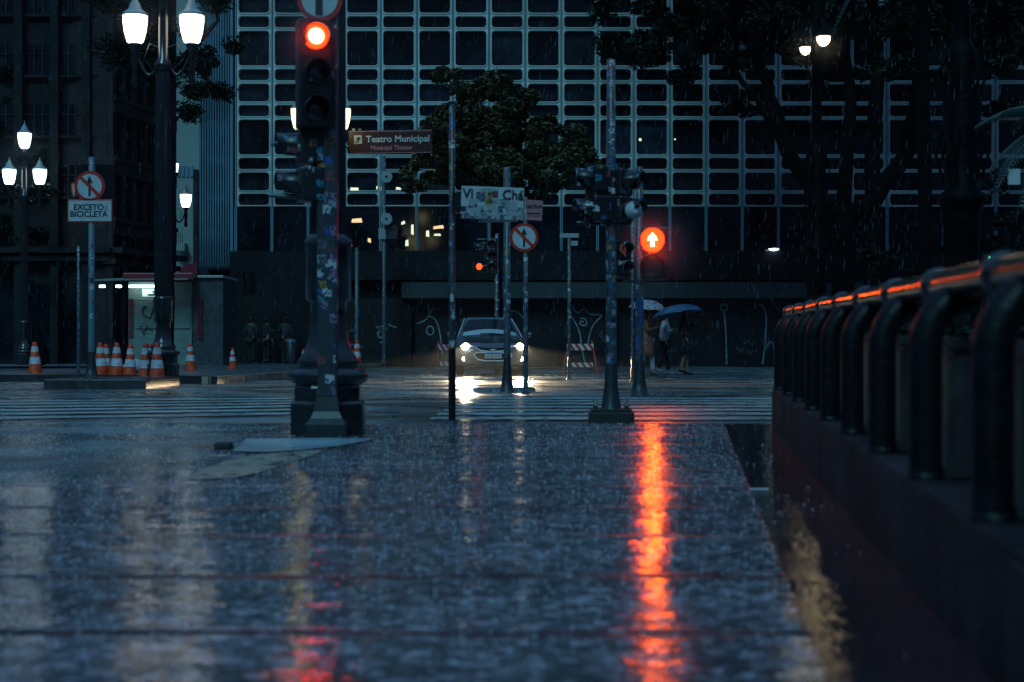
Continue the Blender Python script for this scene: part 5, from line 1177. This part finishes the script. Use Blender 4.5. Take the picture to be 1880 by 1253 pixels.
tree('tree', 'large dark forked tree behind the parapet, its crown over the right half', Vector(((1545 - 940) / sU, F / sU, 0)),
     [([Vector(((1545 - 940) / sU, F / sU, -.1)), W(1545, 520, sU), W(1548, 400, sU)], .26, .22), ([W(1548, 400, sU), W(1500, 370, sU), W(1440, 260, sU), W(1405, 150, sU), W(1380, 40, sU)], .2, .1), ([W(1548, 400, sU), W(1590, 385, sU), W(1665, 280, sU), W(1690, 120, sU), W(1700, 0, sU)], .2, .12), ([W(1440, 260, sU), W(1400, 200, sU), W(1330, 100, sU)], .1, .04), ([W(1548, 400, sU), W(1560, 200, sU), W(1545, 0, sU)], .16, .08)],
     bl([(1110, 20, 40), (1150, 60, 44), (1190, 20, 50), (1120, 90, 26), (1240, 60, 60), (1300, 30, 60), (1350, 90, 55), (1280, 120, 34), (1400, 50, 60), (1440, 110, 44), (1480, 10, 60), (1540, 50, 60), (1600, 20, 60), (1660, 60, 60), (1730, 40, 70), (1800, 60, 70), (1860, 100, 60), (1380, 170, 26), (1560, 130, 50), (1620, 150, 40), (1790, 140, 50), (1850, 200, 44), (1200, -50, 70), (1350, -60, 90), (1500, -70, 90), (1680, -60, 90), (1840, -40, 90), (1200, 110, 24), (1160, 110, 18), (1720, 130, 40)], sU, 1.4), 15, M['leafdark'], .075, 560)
sV = 58  # added tree, crown mostly out of view, shades the right of the facade
tree('tree', 'added tall tree mostly out of view, shading the right half of the lattice facade', Vector(((1605 - 940) / sV, F / sV, 0)),
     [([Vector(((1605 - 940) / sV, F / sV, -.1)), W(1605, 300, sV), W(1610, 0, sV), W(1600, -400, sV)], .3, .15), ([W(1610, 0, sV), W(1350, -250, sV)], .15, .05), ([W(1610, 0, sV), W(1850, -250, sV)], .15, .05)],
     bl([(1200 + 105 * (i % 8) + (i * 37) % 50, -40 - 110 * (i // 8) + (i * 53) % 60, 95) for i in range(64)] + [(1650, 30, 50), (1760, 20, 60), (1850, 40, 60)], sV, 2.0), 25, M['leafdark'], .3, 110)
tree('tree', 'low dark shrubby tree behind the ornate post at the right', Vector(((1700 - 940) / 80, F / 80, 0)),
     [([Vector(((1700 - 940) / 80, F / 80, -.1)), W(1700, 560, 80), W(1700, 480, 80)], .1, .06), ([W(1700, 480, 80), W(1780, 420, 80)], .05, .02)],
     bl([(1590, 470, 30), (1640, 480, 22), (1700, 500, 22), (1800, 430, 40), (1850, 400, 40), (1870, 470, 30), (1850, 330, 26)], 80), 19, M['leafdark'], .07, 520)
def palm(label, base, top, fronds, seed, r0=.14):
    rg = random.Random(seed); t = thing('palm_tree', label, 'palm tree', base); B = Vector(base); T = Vector(top) - B
    mb = MB(); q = [Vector((0, 0, 0)).lerp(T, i / 10) for i in range(11)]; mb.tube(q, [r0 * (1.2 - .3 * i / 10) * (1 + .06 * (i % 2)) for i in range(11)], 12); mb.build('trunk', M['bark'], t)
    for (az_, ln, rise, drp) in fronds:
        d = Vector((math.cos(R(az_)), math.sin(R(az_)), 0)); pts = [T + d * ln * u + Vector((0, 0, rise * u * 1.5 - drp * u * u)) for u in [i / 14 for i in range(15)]]
        mb = MB(); mb.tube(pts, [.02 * (1 - i / 18) for i in range(15)], 5, cap=False)
        side = d.cross(Vector((0, 0, 1)))
        for i in range(1, 15):
            for j in range(3):
                c = pts[i - 1].lerp(pts[i], j / 3); L_ = ln * .28 * math.sin(math.pi * min(.97, (i + j / 3) / 15 * .9 + .08)) + .05
                for s_ in (-1, 1):
                    e = c + side * s_ * L_ * .8 + d * L_ * .35 + Vector((0, 0, -L_ * .45)); w_ = (pts[i] - pts[i - 1]).normalized() * .014
                    m_ = c.lerp(e, .5) + Vector((0, 0, .03)); mb.add([c - w_, c + w_, m_ + w_, e, m_ - w_], [(0, 1, 2, 3, 4)])
        mb.build('frond', M['palmleaf'], t, fix=False)
    return t
palm('palm with drooping fronds above the right side of the parapet', Vector(((1705 - 940) / 120, F / 120, 0)), W(1690, -90, 120), [(185, 1.4, .35, 1.9), (200, 1.3, .5, 1.3), (150, 1.5, .5, 1.5), (230, 1.3, .4, 1.7), (20, 1.5, .5, 1.5), (330, 1.4, .5, 1.6), (80, 1.3, .6, 1.2), (280, 1.2, .5, 1.6)], 3, .10)
palm('low palm at the right edge with fronds catching red light', Vector(((1990 - 940) / 170, F / 170, 0)), W(1985, 230, 170), [(180, 1.0, .25, .9), (200, 1.1, .3, 1.2), (165, 1.1, .6, .9), (215, 1.0, .15, 1.2), (60, 1, .5, 1), (320, 1, .4, 1), (120, 1.0, .6, .9)], 4, .13)

# ================================================================== RAIN
rg = random.Random(77)
mb = MB()
for _ in range(9000):
    d = 14 + 55 * rg.random() ** .8; hw = d * .36; x = rg.uniform(-hw, hw); z = rg.uniform(0.0, .62 + d * .235)
    ln = rg.uniform(.035, .11); r_ = .0006 + .000012 * d; dx = ln * .10
    mb.add([(x - r_, d, z), (x + r_, d - r_, z), (x + r_ * .5 + dx, d, z + ln), (x - r_ * .5 + dx, d + r_, z + ln), ], [(0, 1, 2, 3)])
tag(mb.build('rain', M['rain'], fix=False), 'fine rain streaks falling across the street', kind='stuff')
mb = MB()
def drop(p, r_):
    x, y, z = p; mb.add([(x, y, z - r_), (x + r_, y, z), (x, y + r_, z), (x - r_, y, z), (x, y - r_, z), (x, y, z + r_)], [(0, 2, 1), (0, 3, 2), (0, 4, 3), (0, 1, 4), (5, 1, 2), (5, 2, 3), (5, 3, 4), (5, 4, 1)], True)
for _ in range(7600):
    if rg.random() < .5: s = rg.uniform(72, 142); x = (rg.gauss(860, 130) - 940) / s
    else:
        s = F / (4.5 + 40 * rg.random() ** .8); x = (rg.uniform(-20, 1900) - 940) / s
    y = F / s
    if y < 13 and x > PX(.62, y): continue
    for _k in range(rg.randint(1, 4)):
        drop((x + rg.gauss(0, .02), y + rg.gauss(0, .02), gz(y) + .006 + abs(rg.gauss(0, .02))), rg.uniform(.0015, .0032) * (1 + y * .012))
SP = M['rain']
for _ in range(9000):  # extra near drops whose pale colour stands in for glints on the paving
    s = F / (3.5 + 9.7 * rg.random() ** .7); x = (rg.uniform(-20, 1700) - 940) / s; y = F / s
    if x > PX(.31, y) and (x > PX(.6, y) or rg.random() > .12): continue
    drop((x, y, gz(y) + .007 + abs(rg.gauss(0, .006))), rg.uniform(.0014, .0046))
tag(mb.build('rain_splashes', M['splash'], fix=False), 'tiny splashing raindrops bouncing off the wet road, plus pale drops painted as glints', kind='stuff')

def mist(name, label, c, r, dens, g=.6):  # added local volume that stands in for a lamp's glare halo
    mb = MB(); mb.lathe([(math.sin(R(180 * i / 12)) * .999 + .001, -math.cos(R(180 * i / 12))) for i in range(13)], 24); o = mb.build(name, M['dark']); o.location = c; o.scale = r
    m = bpy.data.materials.new(name); m.use_nodes = True; t = m.node_tree; t.nodes.remove(t.nodes['Principled BSDF']); pv = t.nodes.new('ShaderNodeVolumePrincipled'); pv.inputs['Anisotropy'].default_value = g; pv.inputs['Color'].default_value = (.9, .95, 1, 1)
    tc = t.nodes.new('ShaderNodeTexCoord'); ln = t.nodes.new('ShaderNodeVectorMath'); ln.operation = 'LENGTH'; t.links.new(tc.outputs['Object'], ln.inputs[0])
    mr = t.nodes.new('ShaderNodeMapRange'); mr.interpolation_type = 'SMOOTHSTEP'; mr.inputs[1].default_value = 0; mr.inputs[2].default_value = 1; mr.inputs[3].default_value = dens; mr.inputs[4].default_value = 0
    t.links.new(ln.outputs['Value'], mr.inputs[0]); t.links.new(mr.outputs[0], pv.inputs['Density']); t.links.new(pv.outputs[0], t.nodes['Material Output'].inputs['Volume']); o.data.materials.clear(); o.data.materials.append(m)
    tag(o, label, kind='stuff'); return o
for c_, r_, d_, lb_ in ((W(1197, 452, sR) + Vector((0, -.25, 0)), .75, .22, 'added mist ball for the red halo round the arrow signal'), (base_near + Vector((-.1, -.35, CAMH + (HZ - 75) / 250)), .40, .26, 'added mist ball for the red halo round the near signal lamp'), (W(848, 641, 76) + Vector((0, -.2, 0)), .5, .007, 'added mist ball for the glow of the left headlight'), (W(954, 641, 76) + Vector((0, -.2, 0)), .5, .007, 'added mist ball for the glow of the right headlight'), (W(248, 25, 100), .8, .05, 'added mist ball for the glow of the left globe of the big lamp post'), (W(351, 25, 100), .8, .05, 'added mist ball for the glow of the right globe of the big lamp post'), (W(45, 290, 54), 1.6, .03, 'added mist ball for the glow of the far left triple lamp'), (W(589, 205, 73.5), 1.2, .03, 'added mist ball for the glow of the yellowish globes'), (W(1500, 78, 100), .7, .08, 'added mist ball for the glow of the small bowl lamps')):
    mist('mist', lb_, c_, (r_, r_, r_), d_, .3)
# ================================================================== HAZE (rain mist)
mb = MB(); mb.box((-70, -12, -1.4), (70, 130, 42))
hz = mb.build('haze', None if False else M['dark']); hm = bpy.data.materials.new('haze'); hm.use_nodes = True; t_ = hm.node_tree
t_.nodes.remove(t_.nodes['Principled BSDF']); pv = t_.nodes.new('ShaderNodeVolumePrincipled'); pv.inputs['Density'].default_value = 0.0002; pv.inputs['Color'].default_value = (.75, .88, 1, 1); pv.inputs['Anisotropy'].default_value = .8
t_.links.new(pv.outputs[0], t_.nodes['Material Output'].inputs['Volume']); hz.data.materials.clear(); hz.data.materials.append(hm); tag(hz, 'thin rain mist hanging over the whole street', kind='stuff')
